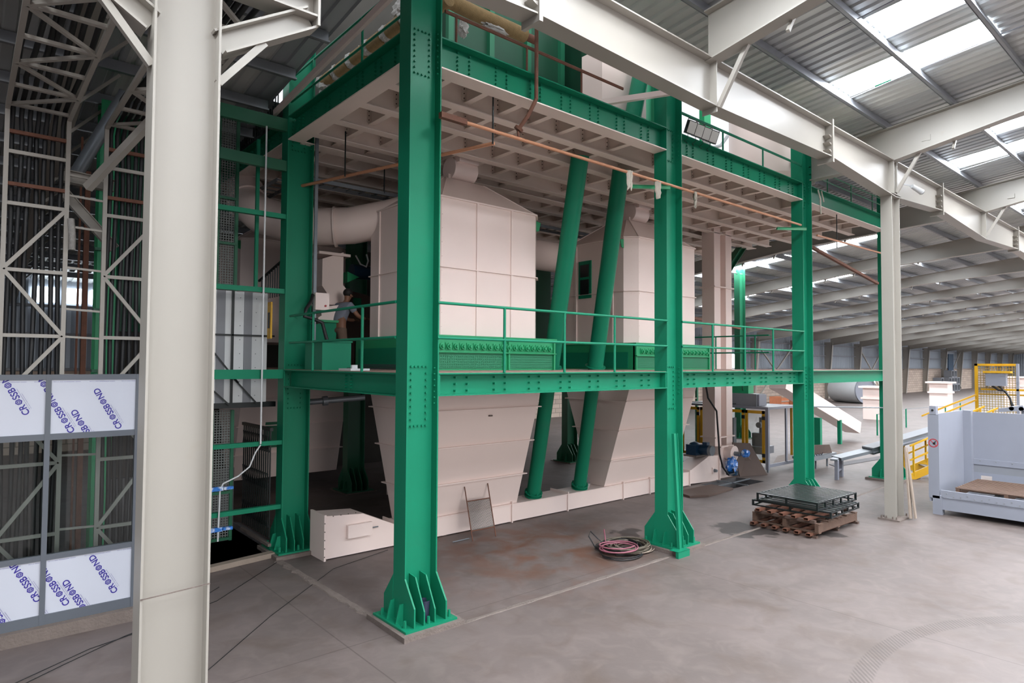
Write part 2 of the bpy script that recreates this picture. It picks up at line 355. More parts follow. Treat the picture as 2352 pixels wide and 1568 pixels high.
# walls
wl = MB().box(RX0, RX1, RY1, RY1+.25, 0, 3.2); struct('wall_far', wl, 'block_wall')
dw = [(53.6, 55.6)]
w2 = MB(); cuts = [RX0, 53.0, 56.0, RX1]
w2.box(RX0, RX1, RY1+.05, RY1+.15, 3.2, 7.0)
struct('trim_5', w2, 'wall_cladding')
struct('wall_end', MB().box(RX1, RX1+.2, RY0, RY1, 0, 12), 'wall_cladding')
struct('wall_left', MB().box(RX0-.2, RX0, 12.0, RY1, 0, 12), 'wall_cladding')
struct('door_1', MB().box(50.2, 53.0, RY1-.08, RY1-.02, 3.0, 4.55), 'daylight_window')
struct('door_2', MB().box(50.4, 53.2, RY1-.08, RY1-.02, .1, 1.9), 'daylight_window')
struct('door_3', MB().box(84.2, 85.2, RY1-.08, RY1-.02, 0, 2.4), 'daylight_window')
wk = 200
for k in range(12):
    wk += 1; x = 2.0+k*.95
    struct('window_%d' % wk, MB().box(x, x+.75, RY1-.08, RY1-.02, 5.9, 6.5), 'daylight_window')
gird = MB()
for z in (3.22, 4.6, 5.7): gird.box(RX0, RX1, RY1-.25, RY1-.02, z, z+.1)
struct('trim_3', gird, 'mid_grey_paint')

ORD = ['first', 'second', 'third', 'fourth', 'fifth', 'sixth', 'seventh', 'eighth', 'ninth', 'tenth', 'eleventh', 'twelfth', 'thirteenth', 'fourteenth', 'fifteenth', 'sixteenth', 'seventeenth', 'eighteenth', 'nineteenth', 'twentieth', 'twenty-first', 'twenty-second', 'twenty-third', 'twenty-fourth', 'twenty-fifth', 'twenty-sixth', 'twenty-seventh', 'twenty-eighth', 'twenty-ninth', 'thirtieth', 'thirty-first', 'thirty-second', 'thirty-third', 'thirty-fourth']
# wall columns along the far side
for k, x in enumerate(XR[7:]):
    t = thing('wall_column', 'tapered pale column on the far block wall, %s one counting from the gap beside the beige elevator' % ORD[k], 'column', (x, 30.7, 0), 'tapered columns along the far wall')
    MB().prism([(30.95, 0), (30.55, 0), (30.05, 6.1), (30.95, 6.1)], 'x', x-.01, x+.01).build('web', 'offwhite_steel', t)
    MB().add([(x-.13, 30.53, 0), (x+.13, 30.53, 0), (x+.13, 30.03, 6.1), (x-.13, 30.03, 6.1), (x-.13, 30.55, 0), (x+.13, 30.55, 0), (x+.13, 30.05, 6.1), (x-.13, 30.05, 6.1)],
             [(0, 1, 2, 3), (7, 6, 5, 4), (0, 4, 5, 1), (1, 5, 6, 2), (2, 6, 7, 3), (3, 7, 4, 0)]).build('flange', 'offwhite_steel', t)
for k, (a, b) in enumerate(((55.7, 63.5), (79, 86.8), (110.1, 117.9))):
    t = thing('wall_bracing', 'crossed diagonal bracing between far wall columns, %s bay with braces' % ORD[k], 'bracing', (a, 30.6, 0), 'crossed braces on the far wall')
    MB().bar((a, 30.5, .2), (b, 30.5, 5.8), .12, .12).build('brace', 'offwhite_steel', t); MB().bar((a, 30.45, 5.8), (b, 30.45, .2), .12, .12).build('brace', 'offwhite_steel', t)
# rafters, each with fly braces and stiffeners
def rafter(k, x):
    vis = ORD[k] if k < len(ORD) else ''
    t = thing('roof_rafter', 'pale tapered roof rafter crossing the hall under the metal sheets, %s from the near end' % vis, 'rafter', (x, 5.735, 8.5), 'roof rafters of the hall')
    segs = []
    def web(y0, za0, zb0, y1, za1, zb1):
        w = MB().prism([(y0, za0), (y1, za1), (y1, zb1), (y0, zb0)], 'x', x-.008, x+.008)
        w.build('web', 'offwhite_steel', t)
        f_ = MB()
        for z0, z1 in ((za0, za1), (zb0, zb1)): f_.bar((x, y0, z0), (x, y1, z1), .26, .022)
        f_.build('flange', 'offwhite_steel', t)
    top = lambda y: 9.3+.11*(5.735-y)
    web(5.735, 8.48, top(5.735), -3., 10.05-.55*0, top(-3)); web(-3, 10.05-.0, top(-3), RY0, 10.6, top(RY0))
    if x == XR[3]: web(5.735, 8.48, top(5.735), 7.6, 8.45, top(7.6))
    if not (OPEN[0] < x < OPEN[1]):
        web(5.735, 8.48, top(5.735), 12., 8.12, top(12)); web(12, 8.12, top(12), 21, 7.05, top(21)); web(21, 7.05, top(21), 30.3, 5.75, top(30.3))
    fb = MB()
    for y in YB[1:-2]:
        if OPEN[0] < x < OPEN[1] and y > 6: continue
        if y > 6 and x > 60 and int(y) % 2: continue
        lo = 8.48 if 3 < y < 8 else top(y)-.7
        MB().bar((x+.02, y, lo+.03), (x+.62, y, top(y)-.02), .05, .05).build('fly_brace', 'offwhite_steel', t)
    return t
for k, x in enumerate(XR): rafter(k, x)
# purlins
for j, y in enumerate(YB[1:-1]):
    z = roofz(y, 0)+.02
    mb = MB(); spans = [(RX0, RX1)] if not (OPEN[2] < y < OPEN[3]) else [(RX0, OPEN[0]), (OPEN[1], RX1)]
    for a, b in spans:
        mb.box(a, b, y-.008, y+.008, z, z+.21).box(a, b, y-.07, y, z, z+.012).box(a, b, y, y+.07, z+.2, z+.212).box(a, b, y-.074, y-.066, z, z+.03)
    mb.build('roof_purlin', 'purlin_steel', None, 'galvanised roof purlin running lengthwise under the corrugated sheets, %s down from the ridge side' % ORD[j], 'purlin', 'lengthwise roof purlins')
# thin sag rods between purlins
k = 0
for bx in range(0, 7):
    for dx in (2.4, 5.3):
        x = 1.3+7.775*bx+dx; k += 1
        MB().tube([(x, 5.8, roofz(5.8, .03)), (x, 3.05, roofz(3.05, .12)), (x, .3, roofz(.3, .03)), (x, -3, roofz(-3, .1))], .009, 6).build('sag_rod', 'light_grey_paint', None, 'thin pale tie rod spanning the purlins, %s from the near end' % ORD[k-1], 'rod', 'thin rods between the roof purlins')

# ---------------------------------------------------------------- jack beam and its columns
def jack_column(x, label, splice=None):
    t = thing('building_column', label, 'column', (x+.25, 5.735, 0), 'pale building columns under the eave beam')
    MB().box(x, x+.018, 5.61, 5.86, .03, 7.68).build('flange', 'offwhite_steel', t)
    MB().box(x+.482, x+.5, 5.61, 5.86, .03, 7.68).build('flange', 'offwhite_steel', t)
    MB().box(x+.018, x+.482, 5.727, 5.743, .03, 7.68).build('web', 'offwhite_steel', t)
    MB().box(x-.12, x+.62, 5.5, 5.97, 0, .03).build('base_plate', 'kerb_concrete', t)
    MB().box(x-.05, x+.55, 5.58, 5.89, 7.68, 7.7).build('cap_plate', 'offwhite_steel', t)
    bolts(t, [(x+d, yy, .03) for d in (-.07, .57) for yy in (5.58, 5.66, 5.8, 5.9)], 'z', 'kerb_concrete', .02, .06)
    if splice:
        MB().bar((x, 5.6, splice), (x+.5, 5.6, splice+.02), .004, .01).build('weld_seam', 'kerb_concrete', t, 'brown weld line')
    return t
cl = jack_column(1.075, 'broad white steel column filling the left foreground', 1.78)
for s in (1, -1):   # corbel brackets either side of the near column
    xx = 1.575 if s > 0 else 1.075
    xe = xx+s*.85
    MB().ibeam((xx, 5.735, 6.92), (xe, 5.735, 6.92), .24, .24).build('bracket_arm', 'offwhite_steel', cl)
    MB().ibeam((xx, 5.735, 6.30), (xe-s*.05, 5.735, 6.80), .2, .2).build('bracket_strut', 'offwhite_steel', cl)
    MB().box(xe-.012, xe+.012, 5.61, 5.86, 6.72, 7.06).build('end_plate', 'offwhite_steel', cl)
    MB().bar((xx, 5.69, 5.95), (xx+s*.38, 5.69, 6.42), .06, .06).build('angle_brace', 'offwhite_steel', cl)
cr = jack_column(16.6, 'slim white building column right of the green frame, board leaning on it')
jack_column(32.15, 'distant pale building column at the right edge of the view')
jack_column(47.7, 'pale building column beyond the right edge, under the eave beam')
t = thing('eave_beam', 'long white plate girder running overhead from top centre to the right edge', 'beam', (1.3, 5.735, 7.7))
node = [(-6.5, 7.65), (1.3, 7.63), (5.2, 7.84), (9.1, 7.76), (13.35, 7.86), (16.85, 7.64), (20.3, 7.87), (24.6, 7.64), (28.7, 7.82), (32.4, 7.64), (36.3, 7.87), (40.2, 7.64), (48, 7.64), (63.5, 7.64), (150, 7.64)]
for (a, za), (b, zb) in zip(node, node[1:]):
    MB().prism([(a, za), (b, zb), (b, 8.5), (a, 8.5)], 'y', 5.727, 5.743).build('web', 'offwhite_steel', t)
    MB().bar((a, 5.735, za), (b, 5.735, zb), .28, .022).build('bottom_flange', 'offwhite_steel', t)
    MB().bar((a, 5.735, 8.51), (b, 5.735, 8.51), .28, .022).build('top_flange', 'offwhite_steel', t)
for x in (5.2, 13.35, 20.3, 28.7, 36.3):
    e = MB().box(x-.03, x+.03, 5.57, 5.9, 7.74, 8.62).build('splice_plate', 'offwhite_steel', t)
    g_ = MB()
    for z in (7.98, 8.13, 8.28): g_.prism([(x-.14, z), (x-.03, z-.05), (x-.03, z+.0)], 'y', 5.6, 5.87)
    g_.build('splice_gusset', 'offwhite_steel', t)
for x in (1.3, 9.1, 16.75, 16.95, 24.6, 32.4):
    MB().box(x-.008, x+.008, 5.6, 5.87, 7.66, 8.5).build('stiffener', 'offwhite_steel', t)
for x in (9.1, 16.85, 24.6, 32.4, 40.2):
    k = thing('knee_brace', {9.1: 'white angle strut rising from the eave beam near top centre', 16.85: 'white angle strut above the slim white column, camera beside it', 24.6: 'white angle strut right of the camera, on the eave beam', 32.4: 'white angle strut at the right edge of the eave beam', 40.2: 'white angle strut beyond the right edge'}[x], 'brace', (x+.05, 5.6, 7.75), 'angle struts from eave beam to rafters')
    MB().bar((x+.05, 5.6, 7.75), (x+.08, 4.95, 8.88), .07, .07).build('strut', 'offwhite_steel', k)
    MB().box(x-.02, x+.14, 4.86, 5.04, 8.82, 8.95).build('end_cleat', 'offwhite_steel', k)
t = thing('security_camera', 'small white bullet camera fixed to the eave beam past the slim column', 'camera', (17.6, 5.6, 8.0))
MB().cyl((17.62, 5.5, 8.02), (17.92, 5.38, 7.9), .05, .07).build('body', 'white_plastic', t)
MB().cyl((17.92, 5.38, 7.9), (17.94, 5.372, 7.893), .055).build('lens', 'black_rubber', t)
MB().bar((17.5, 5.72, 8.1), (17.66, 5.5, 8.03), .03, .03).build('bracket', 'white_plastic', t)
# boards leaning on the slim column
t = thing('leaning_boards', 'pair of dusty timber boards leaning against the slim white column', 'board', (17.3, 5.5, 0))
MB().bar((16.95, 5.42, 0.03), (17.18, 5.58, 1.65), .16, .03, (0, 1, 0)).build('board', 'pale_wood', t)
MB().bar((17.05, 5.35, 0.03), (17.18, 5.56, 1.55), .10, .03, (0, 1, 0)).build('board', 'pale_wood', t)
# ---------------------------------------------------------------- green steel frame
def green_column(x, y, label, top=14., base_h=.10, mt='green_paint', detail=True, holes=True):
    xc, yc = x+.26, y+.15
    t = thing('green_column', label, 'column', (xc, yc, 0), 'green steel columns of the tower')
    MB().box(x, x+.02, y, y+.3, base_h, top).build('flange', mt, t)
    MB().box(x+.50, x+.52, y, y+.3, base_h, top).build('flange', mt, t)
    MB().box(x+.02, x+.50, yc-.01, yc+.01, base_h, top).build('web', mt, t)
    MB().box(x-.15, x+.67, yc-.44, yc+.44, base_h-.03, base_h).build('base_plate', mt, t)
    bk = MB(); q = .02
    bk.prism([(x-.22, yc-.52), (x+.74, yc-.5), (x+.76, yc+.5), (x-.2, yc+.53)], 'z', 0, base_h-.03)
    bk.build('concrete_pad', 'kerb_concrete', t)
    for xx in (x-.004, x+.5): # wing gussets in the flange planes
        for s in (-1, 1):
            a = yc+s*.15; b = yc+s*.4
            MB().prism([(a, base_h), (b, base_h), (b, base_h+.25), (a, base_h+.58)], 'x', xx, xx+.024).build('gusset', mt, t)
    for xx in (x+.16, x+.33):
        for s in (-1, 1):
            MB().prism([(yc+s*.01, base_h), (yc+s*.4, base_h), (yc+s*.4, base_h+.18), (yc+s*.17, base_h+.58), (yc+s*.01, base_h+.6)], 'x', xx-.01, xx+.01).build('rib', mt, t)
    for yy in (yc-.12, yc+.12):
        MB().prism([(x, base_h), (x-.12, base_h), (x-.06, base_h+.24), (x, base_h+.25)], 'y', yy-.008, yy+.008).build('rib', mt, t)
        MB().prism([(x+.52, base_h), (x+.64, base_h), (x+.58, base_h+.24), (x+.52, base_h+.25)], 'y', yy-.008, yy+.008).build('rib', mt, t)
    if detail:
        pts = []
        for z0, z1 in ((2.72, 3.55), (7.72, 8.35)):
            n = 10 if z1-z0 > .7 else 9
            for i in range(n):
                z = z0+(z1-z0)*i/(n-1); pts += [(x+.145, yc-.01, z), (x+.39, yc-.01, z)]
            for dx in (.206, .267, .33): pts += [(x+dx, yc-.01, z0), (x+dx, yc-.01, z1)]
        bolts(t, pts, '-y', mt)
        pts = [(x+.5, y+.07, z0+i*.083) for z0, n in ((3.03, 7), (7.78, 8)) for i in range(n)]
        bolts(t, pts, '-x', mt, .014, .022)
        if holes: bolts(t, [(x-.08, yc-.3, base_h), (x-.08, yc+.3, base_h), (x+.25, yc-.36, base_h), (x+.6, yc-.34, base_h)], 'z', mt, .025, .09, 'anchor_bolt')
    return t
XC = [4.61, 10.50, 16.30, 22.05]
green_column(XC[0], 7.59, 'front corner green column nearest the camera, blue bucket at its foot')
green_column(XC[1], 7.59, 'green column behind the coiled hoses, loose channel leaning on it')
green_column(XC[2], 7.59, 'green column directly behind the stack of metal pallets')
green_column(XC[3], 7.59, 'green column half hidden behind the slim white building column', detail=False)
green_column(XC[0], 12.01, 'left green column beside the open pit and shaft gate')
for k, x in enumerate((8.2, 16.9, 28.9)):
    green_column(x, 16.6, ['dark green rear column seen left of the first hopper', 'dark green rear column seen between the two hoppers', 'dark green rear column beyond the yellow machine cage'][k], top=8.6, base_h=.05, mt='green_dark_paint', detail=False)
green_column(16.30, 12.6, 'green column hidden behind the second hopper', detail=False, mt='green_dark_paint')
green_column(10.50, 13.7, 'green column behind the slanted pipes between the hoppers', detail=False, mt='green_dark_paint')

def beam_x(x0, x1, z0, z1, label, name='deck_beam', bolt_x=(), rows=3, y=7.74, mt='green_paint', soffit=None, w=.3, cat='beam', group=None):
    t = thing(name, label, cat, ((x0+x1)/2, y, z0), group)
    MB().box(x0, x1, y-.008, y+.008, z0+.02, z1-.02).build('web', mt, t)
    MB().box(x0, x1, y-w/2, y+w/2, z1-.02, z1).build('top_flange', mt, t)
    MB().box(x0, x1, y-w/2, y+w/2, z0, z0+.02).build('bottom_flange', soffit or mt, t)
    pts = [(xb+dx, y-.008, z0+.07+(z1-z0-.14)*i/(rows-1)) for xb in bolt_x for dx in (-.11, .11) for i in range(rows)]
    bolts(t, pts, '-y', mt, .017, .035 if rows > 3 else .05)
    if rows == 3 and bolt_x:
        for xe in (x0+.02, x1-.02): MB().box(xe-.012, xe+.012, y-.14, y-.01, z0+.02, z1-.02).build('stiffener', mt, t)
    return t
JX = [5.61, 6.35, 7.08, 7.80, 8.52, 9.25, 9.98]; JX2 = [11.5, 12.27, 13.01, 13.75, 14.49, 15.24, 15.92]; JX3 = [17.3, 18.1, 18.9, 19.7, 20.5, 21.3]
beam_x(5.13, 10.50, 7.85, 8.31, 'green bolted girder on top, from the corner column to the middle column', 'floor_girder', JX, 6, soffit='beige_soffit_paint', group='upper green girders')
beam_x(11.02, 16.30, 7.85, 8.31, 'green bolted girder on top with floodlights above, middle to third column', 'floor_girder', JX2, 6, soffit='beige_soffit_paint', group='upper green girders')
beam_x(16.82, 22.05, 7.85, 8.31, 'plain green girder on top between third column and slim white column', 'floor_girder', (), 6, soffit='beige_soffit_paint', group='upper green girders')
beam_x(5.13, 10.50, 3.13, 3.46, 'lower green deck beam with three-bolt rows in front of first hopper', 'deck_beam', JX, 3, group='lower green deck beams')
beam_x(11.02, 16.30, 3.13, 3.46, 'lower green deck beam in front of the second hopper', 'deck_beam', JX2, 3, group='lower green deck beams')
beam_x(16.82, 22.05, 3.13, 3.46, 'lower plain green beam right of the third column', 'deck_beam', (), 3, group='lower green deck beams')
def beam_y(x, y0, y1, z0, z1, label, name, bolt_y=(), rows=6, mt='green_paint', soffit=None, group=None, w=.3):
    t = thing(name, label, 'beam', (x, (y0+y1)/2, z0), group)
    MB().box(x-.008, x+.008, y0, y1, z0+.02, z1-.02).build('web', mt, t)
    MB().box(x-w/2, x+w/2, y0, y1, z1-.02, z1).build('top_flange', mt, t)
    MB().box(x-w/2, x+w/2, y0, y1, z0, z0+.02).build('bottom_flange', soffit or mt, t)
    bolts(t, [(x-.008, yb+d, z0+.07+(z1-z0-.14)*i/(rows-1)) for yb in bolt_y for d in (-.09, .09) for i in range(rows)], '-x', mt, .017, .035)
    return t
beam_y(4.76, 7.89, 12.01, 7.85, 8.31, 'green bolted girder on top, corner column to left column', 'floor_girder', (8.15, 8.75, 9.35, 9.95, 10.55, 11.15, 11.7), 6, soffit='beige_soffit_paint', group='upper green girders')
beam_y(4.76, 12.31, 16.6, 7.85, 8.31, 'green bolted girder left of the left column, under the black railing', 'floor_girder', (12.7, 13.3, 13.9, 14.5, 15.1, 15.7), 5, soffit='beige_soffit_paint', group='upper green girders')
beam_y(4.76, 7.89, 12.01, 3.13, 3.46, 'lower green deck beam from the corner column to the left column', 'deck_beam', (9.6,), 5, group='lower green deck beams')
# upper floor: beige secondary beams and joists under a plate
MB().box(4.8, 22.2, 7.9, 17.2, 8.3, 8.325).build('upper_floor_plate', 'beige_soffit_paint', None, 'beige painted steel floor plate over the whole hopper bay', 'floor plate')
YS = [8.66, 9.62, 10.6, 11.5, 12.16, 13.1, 14.1, 15.1, 16.1, 16.9]
for k, y in enumerate(YS):
    h = .34 if k in (4, 9) else .2
    t = thing('floor_beam', 'beige lengthwise beam under the upper floor, %s behind the front girder' % ORD[k], 'beam', (13., y, 7.87), 'beige lengthwise beams under the upper floor')
    MB().box(4.9, 22.05, y-.006, y+.006, 7.885, 8.29).build('web', 'beige_soffit_paint', t)
    MB().box(4.9, 22.05, y-h/2, y+h/2, 7.868, 7.885).build('flange', 'beige_soffit_paint', t)
alls = [(x, 'first') for x in JX]+[(x, 'second') for x in JX2]+[(x, 'third') for x in JX3]
cnt = {}
for x, bay in alls:
    cnt[bay] = cnt.get(bay, 0)+1
    t = thing('floor_joist', 'beige crosswise joist under the upper floor, %s in the %s bay from the corner column' % (ORD[cnt[bay]-1], bay), 'joist', (x, 12.3, 7.95), 'beige crosswise joists under the upper floor')
    MB().box(x-.005, x+.005, 7.76, 16.8, 7.99, 8.29).build('web', 'beige_soffit_paint', t)
    MB().box(x-.06, x+.06, 7.76, 16.8, 7.975, 7.99).build('flange', 'beige_soffit_paint', t)
    if bay != 'third':
        for y in YS[:4]: MB().box(x-.09, x+.09, y-.016, y-.006, 8.02, 8.26).build('cleat', 'beige_soffit_paint', t)
        bolts(t, [(x+d, y-.016, z) for y in YS[:4] for d in (-.055, .055) for z in (8.06, 8.14, 8.22)], '-y', 'brown_board', .011, .014)
# lower deck plates around the hoppers (openings for the cells)
dk = MB()
for a, b, c, d in ((4.64, 22.2, 7.9, 10.0), (5.14, 10.49, 7.61, 7.9), (11.03, 16.29, 7.61, 7.9), (16.83, 22.04, 7.61, 7.9), (4.62, 6.45, 10.0, 12.9), (9.85, 12.35, 11.7, 12.9), (9.85, 12.35, 10.0, 10.18), (15.75, 17.9, 10, 12.9), (4.62, 17.9, 12.9, 17)):
    dk.box(a, b, c, d, 3.445, 3.465)
dk.build('deck_plate', 'dusty_plate', None, 'thin reddish steel deck plate level with the lower green beams', 'deck')
# handrails on the lower deck
def rail(p, q, posts, label, z0=3.46, zt=1.0, r_=.022, mt='green_paint', name='handrail', mid=.5, group='green tube handrails'):
    t = thing(name, label, 'handrail', ((p[0]+q[0])/2, (p[1]+q[1])/2, z0), group)
    for h in (zt, mid): MB().cyl((p[0], p[1], z0+h), (q[0], q[1], z0+h), r_, n=10).build('rail', mt, t)
    for s in posts: MB().cyl((p[0]+(q[0]-p[0])*s, p[1]+(q[1]-p[1])*s, z0), (p[0]+(q[0]-p[0])*s, p[1]+(q[1]-p[1])*s, z0+zt), r_, n=10).build('post', mt, t)
    for e in (p, q):
        d = Vector((q[0]-p[0], q[1]-p[1], 0)).normalized()*(1 if e == q else -1)
        for h in (zt, mid):
            if name == 'handrail': MB().bar((e[0]-d.x*.02, e[1]-d.y*.02, z0+h), (e[0]-d.x*.1+abs(d.y)*.13, e[1]+abs(d.x)*.14, z0+h-.03), .03, .006).build('end_bracket', mt, t)
    return t
rail((5.1, 7.59), (10.5, 7.59), [(x-5.1)/5.4 for x in (6.34, 7.65, 8.93)], 'green handrail in front of the first hopper between corner and middle columns')
rail((11.0, 7.59), (16.3, 7.59), [(x-11)/5.3 for x in (12.11, 13.42, 14.71)], 'green handrail in front of the second hopper, ending at the third column')
rail((4.61, 7.9), (4.61, 11.75), [.26, .73], 'green handrail between corner column and left column')
rail((17.6, 9.2), (17.6, 13.5), [.1, .4, .75], 'green handrail across the deck end behind the second hopper')
rail((4.66, 7.9), (4.66, 12.0), [.3, .75], 'upper green handrail above the girder beside the wrapped pipes', 8.31, .75, .02, name='upper_handrail', mid=.28, group='upper handrails')
rail((5.2, 7.62), (9.2, 7.62), [.05, .4, .72], 'upper rusty handrail above the girder in front of the green machine', 8.31, .42, .018, 'rusty_steel', name='upper_handrail', mid=.40, group='upper handrails')
rail((11.02, 7.62), (16.3, 7.62), [.3, .63], 'upper green handrail carrying the floodlights', 8.31, .45, .02, name='upper_handrail', mid=.43, group='upper handrails')
rail((16.8, 7.62), (22., 7.62), [.2, .5, .8], 'upper dark handrail beyond the third column', 8.31, .5, .02, 'green_dark_paint', name='upper_handrail', mid=.3, group='upper handrails')

# ---------------------------------------------------------------- hoppers
def frustum(mb, a, za, b, zb):
    # a,b = (x0,x1,y0,y1)
    vs = [(a[0], a[2], za), (a[1], a[2], za), (a[1], a[3], za), (a[0], a[3], za), (b[0], b[2], zb), (b[1], b[2], zb), (b[1], b[3], zb), (b[0], b[3], zb)]
    return mb.add(vs, [(0, 3, 2, 1), (4, 5, 6, 7), (0, 1, 5, 4), (1, 2, 6, 5), (2, 3, 7, 6), (3, 0, 4, 7)])
def chamf(x0, x1, y0, y1, c): return [(x0+c, y0), (x1-c, y0), (x1, y0+c), (x1, y1-c), (x1-c, y1), (x0+c, y1), (x0, y1-c), (x0, y0+c)]
YC = 11.43
def hopper(X, Y, which, mt='beige_paint', rear=False):
    # X = left edge of upper cell
    t = thing('hopper', which, 'hopper', (X+1.5, Y, .42), 'beige hopper cells')
    c = .27; x0, x1, y0, y1 = X, X+2.98, Y-1.28, Y+1.28
    MB().prism(chamf(x0, x1, y0, y1, c), 'z', 4.12, 6.8).build('cell', mt, t)
    cap = MB().prism(chamf(x0-.03, x1+.03, y0-.03, y1+.03, c), 'z', 6.79, 6.82)
    cap.build('eave_flange', mt, t)
    mid = MB().prism(chamf(x0-.035, x1+.035, y0-.035, y1+.035, c), 'z', 5.44, 5.458); mid.build('seam_flange', mt, t)
    rb = MB()
    for xx in (x0+1.13, x0+2.03): rb.box(xx-.025, xx+.025, y0-.028, y0, 4.12, 6.79).box(xx-.025, xx+.025, y1, y1+.028, 4.12, 6.79)
    for yy in (y0+.62, y0+1.9): rb.box(x0-.028, x0, yy-.025, yy+.025, 4.12, 6.79).box(x1, x1+.028, yy-.025, yy+.025, 4.12, 6.79)
    rb.build('stiffener', mt, t)
    # hood
    hb = chamf(x0, x1, y0, y1, c); ht = chamf(x0+.95, x1-.95, Y-.38, Y+.38, .05)
    vs = [(p[0], p[1], 6.82) for p in hb]+[(p[0], p[1], 7.5) for p in ht]
    MB().add(vs, [(i, (i+1) % 8, (i+1) % 8+8, i+8) for i in range(8)]+[tuple(range(8, 16))]).build('hood', mt, t)
    sr = MB()
    for i in range(8): sr.bar(vs[i], vs[i+8], .02, .02)
    sr.build('hood_seam', mt, t)
    MB().box(x0+1.1, x0+1.75, Y-.3, Y+.3, 7.48, 7.62).build('neck', mt, t)
    MB().cyl((x0+1.15, Y-.25, 7.75), (x0+1.75, Y-.25, 7.75), .24, n=24).build('inlet_drum', mt, t)
    MB().prism([(x0+1.2, 7.85), (x0+1.7, 7.85), (x0+1.76, 8.0), (x0+1.2, 8.1)], 'y', Y-.56, Y-.2).build('inlet_chute', mt, t)
    # lifting lugs
    for xx, s in ((x0, -1), (x1, 1)):
        for yy in (y0+c, y1-c):
            MB().prism([(xx, 6.76), (xx+s*.13, 6.74), (xx+s*.08, 6.55), (xx, 6.53)], 'y', yy-.01, yy+.01).build('lifting_lug', 'green_bright_paint', t, 'green lifting lug')
    # taper below the deck
    tp = (X+.08, X+3.0, Y-1.28, Y+1.28); bt = (X+.15, X+3.12, Y-.24, Y+.24)
    def at(z):
        k = (z-.42)/(3.44-.42); return tuple(bt[i]+(tp[i]-bt[i])*k for i in range(4))
    frustum(MB(), at(.42), .42, at(3.44), 3.44).build('taper', mt, t)
    for z in (1.12, 1.9, 2.66):
        a = at(z); e = .07
        frustum(MB(), (a[0]-e, a[1]+e, a[2]-e, a[3]+e), z-.011, (a[0]-e, a[1]+e, a[2]-e, a[3]+e), z+.011).build('seam_flange', mt, t)
    if not rear:
        bolts(t, [(x0+c+.02+.0, y0-.0, 4.3+i*.27) for i in range(10)]+[(x0+c-.14, y0+.12, 4.3+i*.27) for i in range(10)], '-y', mt, .008, .01, 'rivet')
        bz = at(2.5); MB().box(X+1.7, X+1.78, bz[2]-.05, bz[2]+.0, 2.5, 2.53).build('probe_stub', 'kerb_concrete', t)
    else:
        a = at(1.9); MB().box(a[0]+.7, a[0]+1.3, a[2]-.03, a[2]+.1, 1.3, 2.3).build('inspection_door', 'green_dark_paint', t)
    return t
H1 = hopper(6.62, YC, 'big beige hopper behind the corner column, nearest the camera')
H2 = hopper(12.6, YC, 'big beige hopper farther right, behind the middle green column')
dr = MB()
for z in (6.0,): dr.box(12.57, 12.6, 11.5, 11.95, 5.35, 6.35)
dr.build('inspection_door', 'green_paint', H2, 'green framed door'); MB().box(12.56, 12.58, 11.57, 11.88, 5.45, 5.85).build('door_pane', 'black_paint', H2); MB().box(12.56, 12.58, 11.57, 11.88, 5.92, 6.25).build('door_pane', 'black_paint', H2)
hopper(3.2+2.2, 18.2, 'dim beige rear hopper seen between left column and rear column', rear=True)
hopper(12.5, 18.4, 'dim beige rear hopper far behind the gap between the pipes', rear=True)
def curb(X, Y, label):
    t = thing('hopper_curb', label, 'support frame', (X+1.5, Y, 3.46), 'green curbs under the hopper cells')
    x0, x1, y0, y1 = X-.12, X+3.12, Y-1.46, Y+1.46
    k = MB().box(x0, x1, y0, y0+.05, 3.465, 4.12).box(x0, x1, y1-.05, y1, 3.465, 4.12).box(x0, x0+.05, y0, y1, 3.465, 4.12).box(x1-.05, x1, y0, y1, 3.465, 4.12)
    k.build('side_panel', 'green_bright_paint', t)
    MB().prism([(x0-.02, y0-.06), (x1+.02, y0-.06), (x1+.02, y1+.06), (x0-.02, y1+.06)], 'z', 4.1, 4.13).build('top_flange', 'green_bright_paint', t)
    for yy in (y0-.07,): MB().box(x0, x1, yy, yy+.07, 3.8, 3.82).build('ledge', 'green_bright_paint', t)
    MB().box(x0+.06, x0+1.75, y0-.015, y0-.005, 3.5, 3.78).build('louvre_panel', 'green_perforated', t)
    MB().box(x0+1.95, x1-.08, y0-.015, y0-.005, 3.5, 3.78).build('louvre_panel', 'green_perforated', t)
    MB().box(x0-.015, x0-.005, y0+.2, y1-.2, 3.5, 3.9).build('louvre_panel', 'green_paint', t)
    for xx in (x0+1.8, x0+1.92, x1-.04, x0+.02): MB().box(xx-.02, xx+.02, y0-.05, y0, 3.465, 4.1).build('stiffener', 'green_bright_paint', t)
    proto = None
    nb = 18
    for i in range(nb):
        xb = x0+.28+i*(3.24-.45)/(nb-1)
        if proto is None:
            b0 = MB().cyl((xb, y0, 3.92), (xb, y0-.055, 3.92), .064, .056, 14).build('bearing', 'green_bright_paint', t)
            h0 = MB().cyl((xb, y0-.05, 3.92), (xb, y0-.09, 3.92), .034, .028, 10).build('bearing_cap', 'green_bright_paint', b0)
            r0 = MB().box(xb-.07, xb+.07, y0-.02, y0, 3.86, 3.99).build('bearing_flange', 'green_bright_paint', b0); proto = b0; px = xb
        else:
            c_ = copy_tree(proto, parent=t); c_.location = (xb-px, 0, 0)
    return t
curb(6.62, YC, 'green bearing-lined frame under the near hopper cell'); curb(12.6, YC, 'green bearing-lined frame under the farther hopper cell')

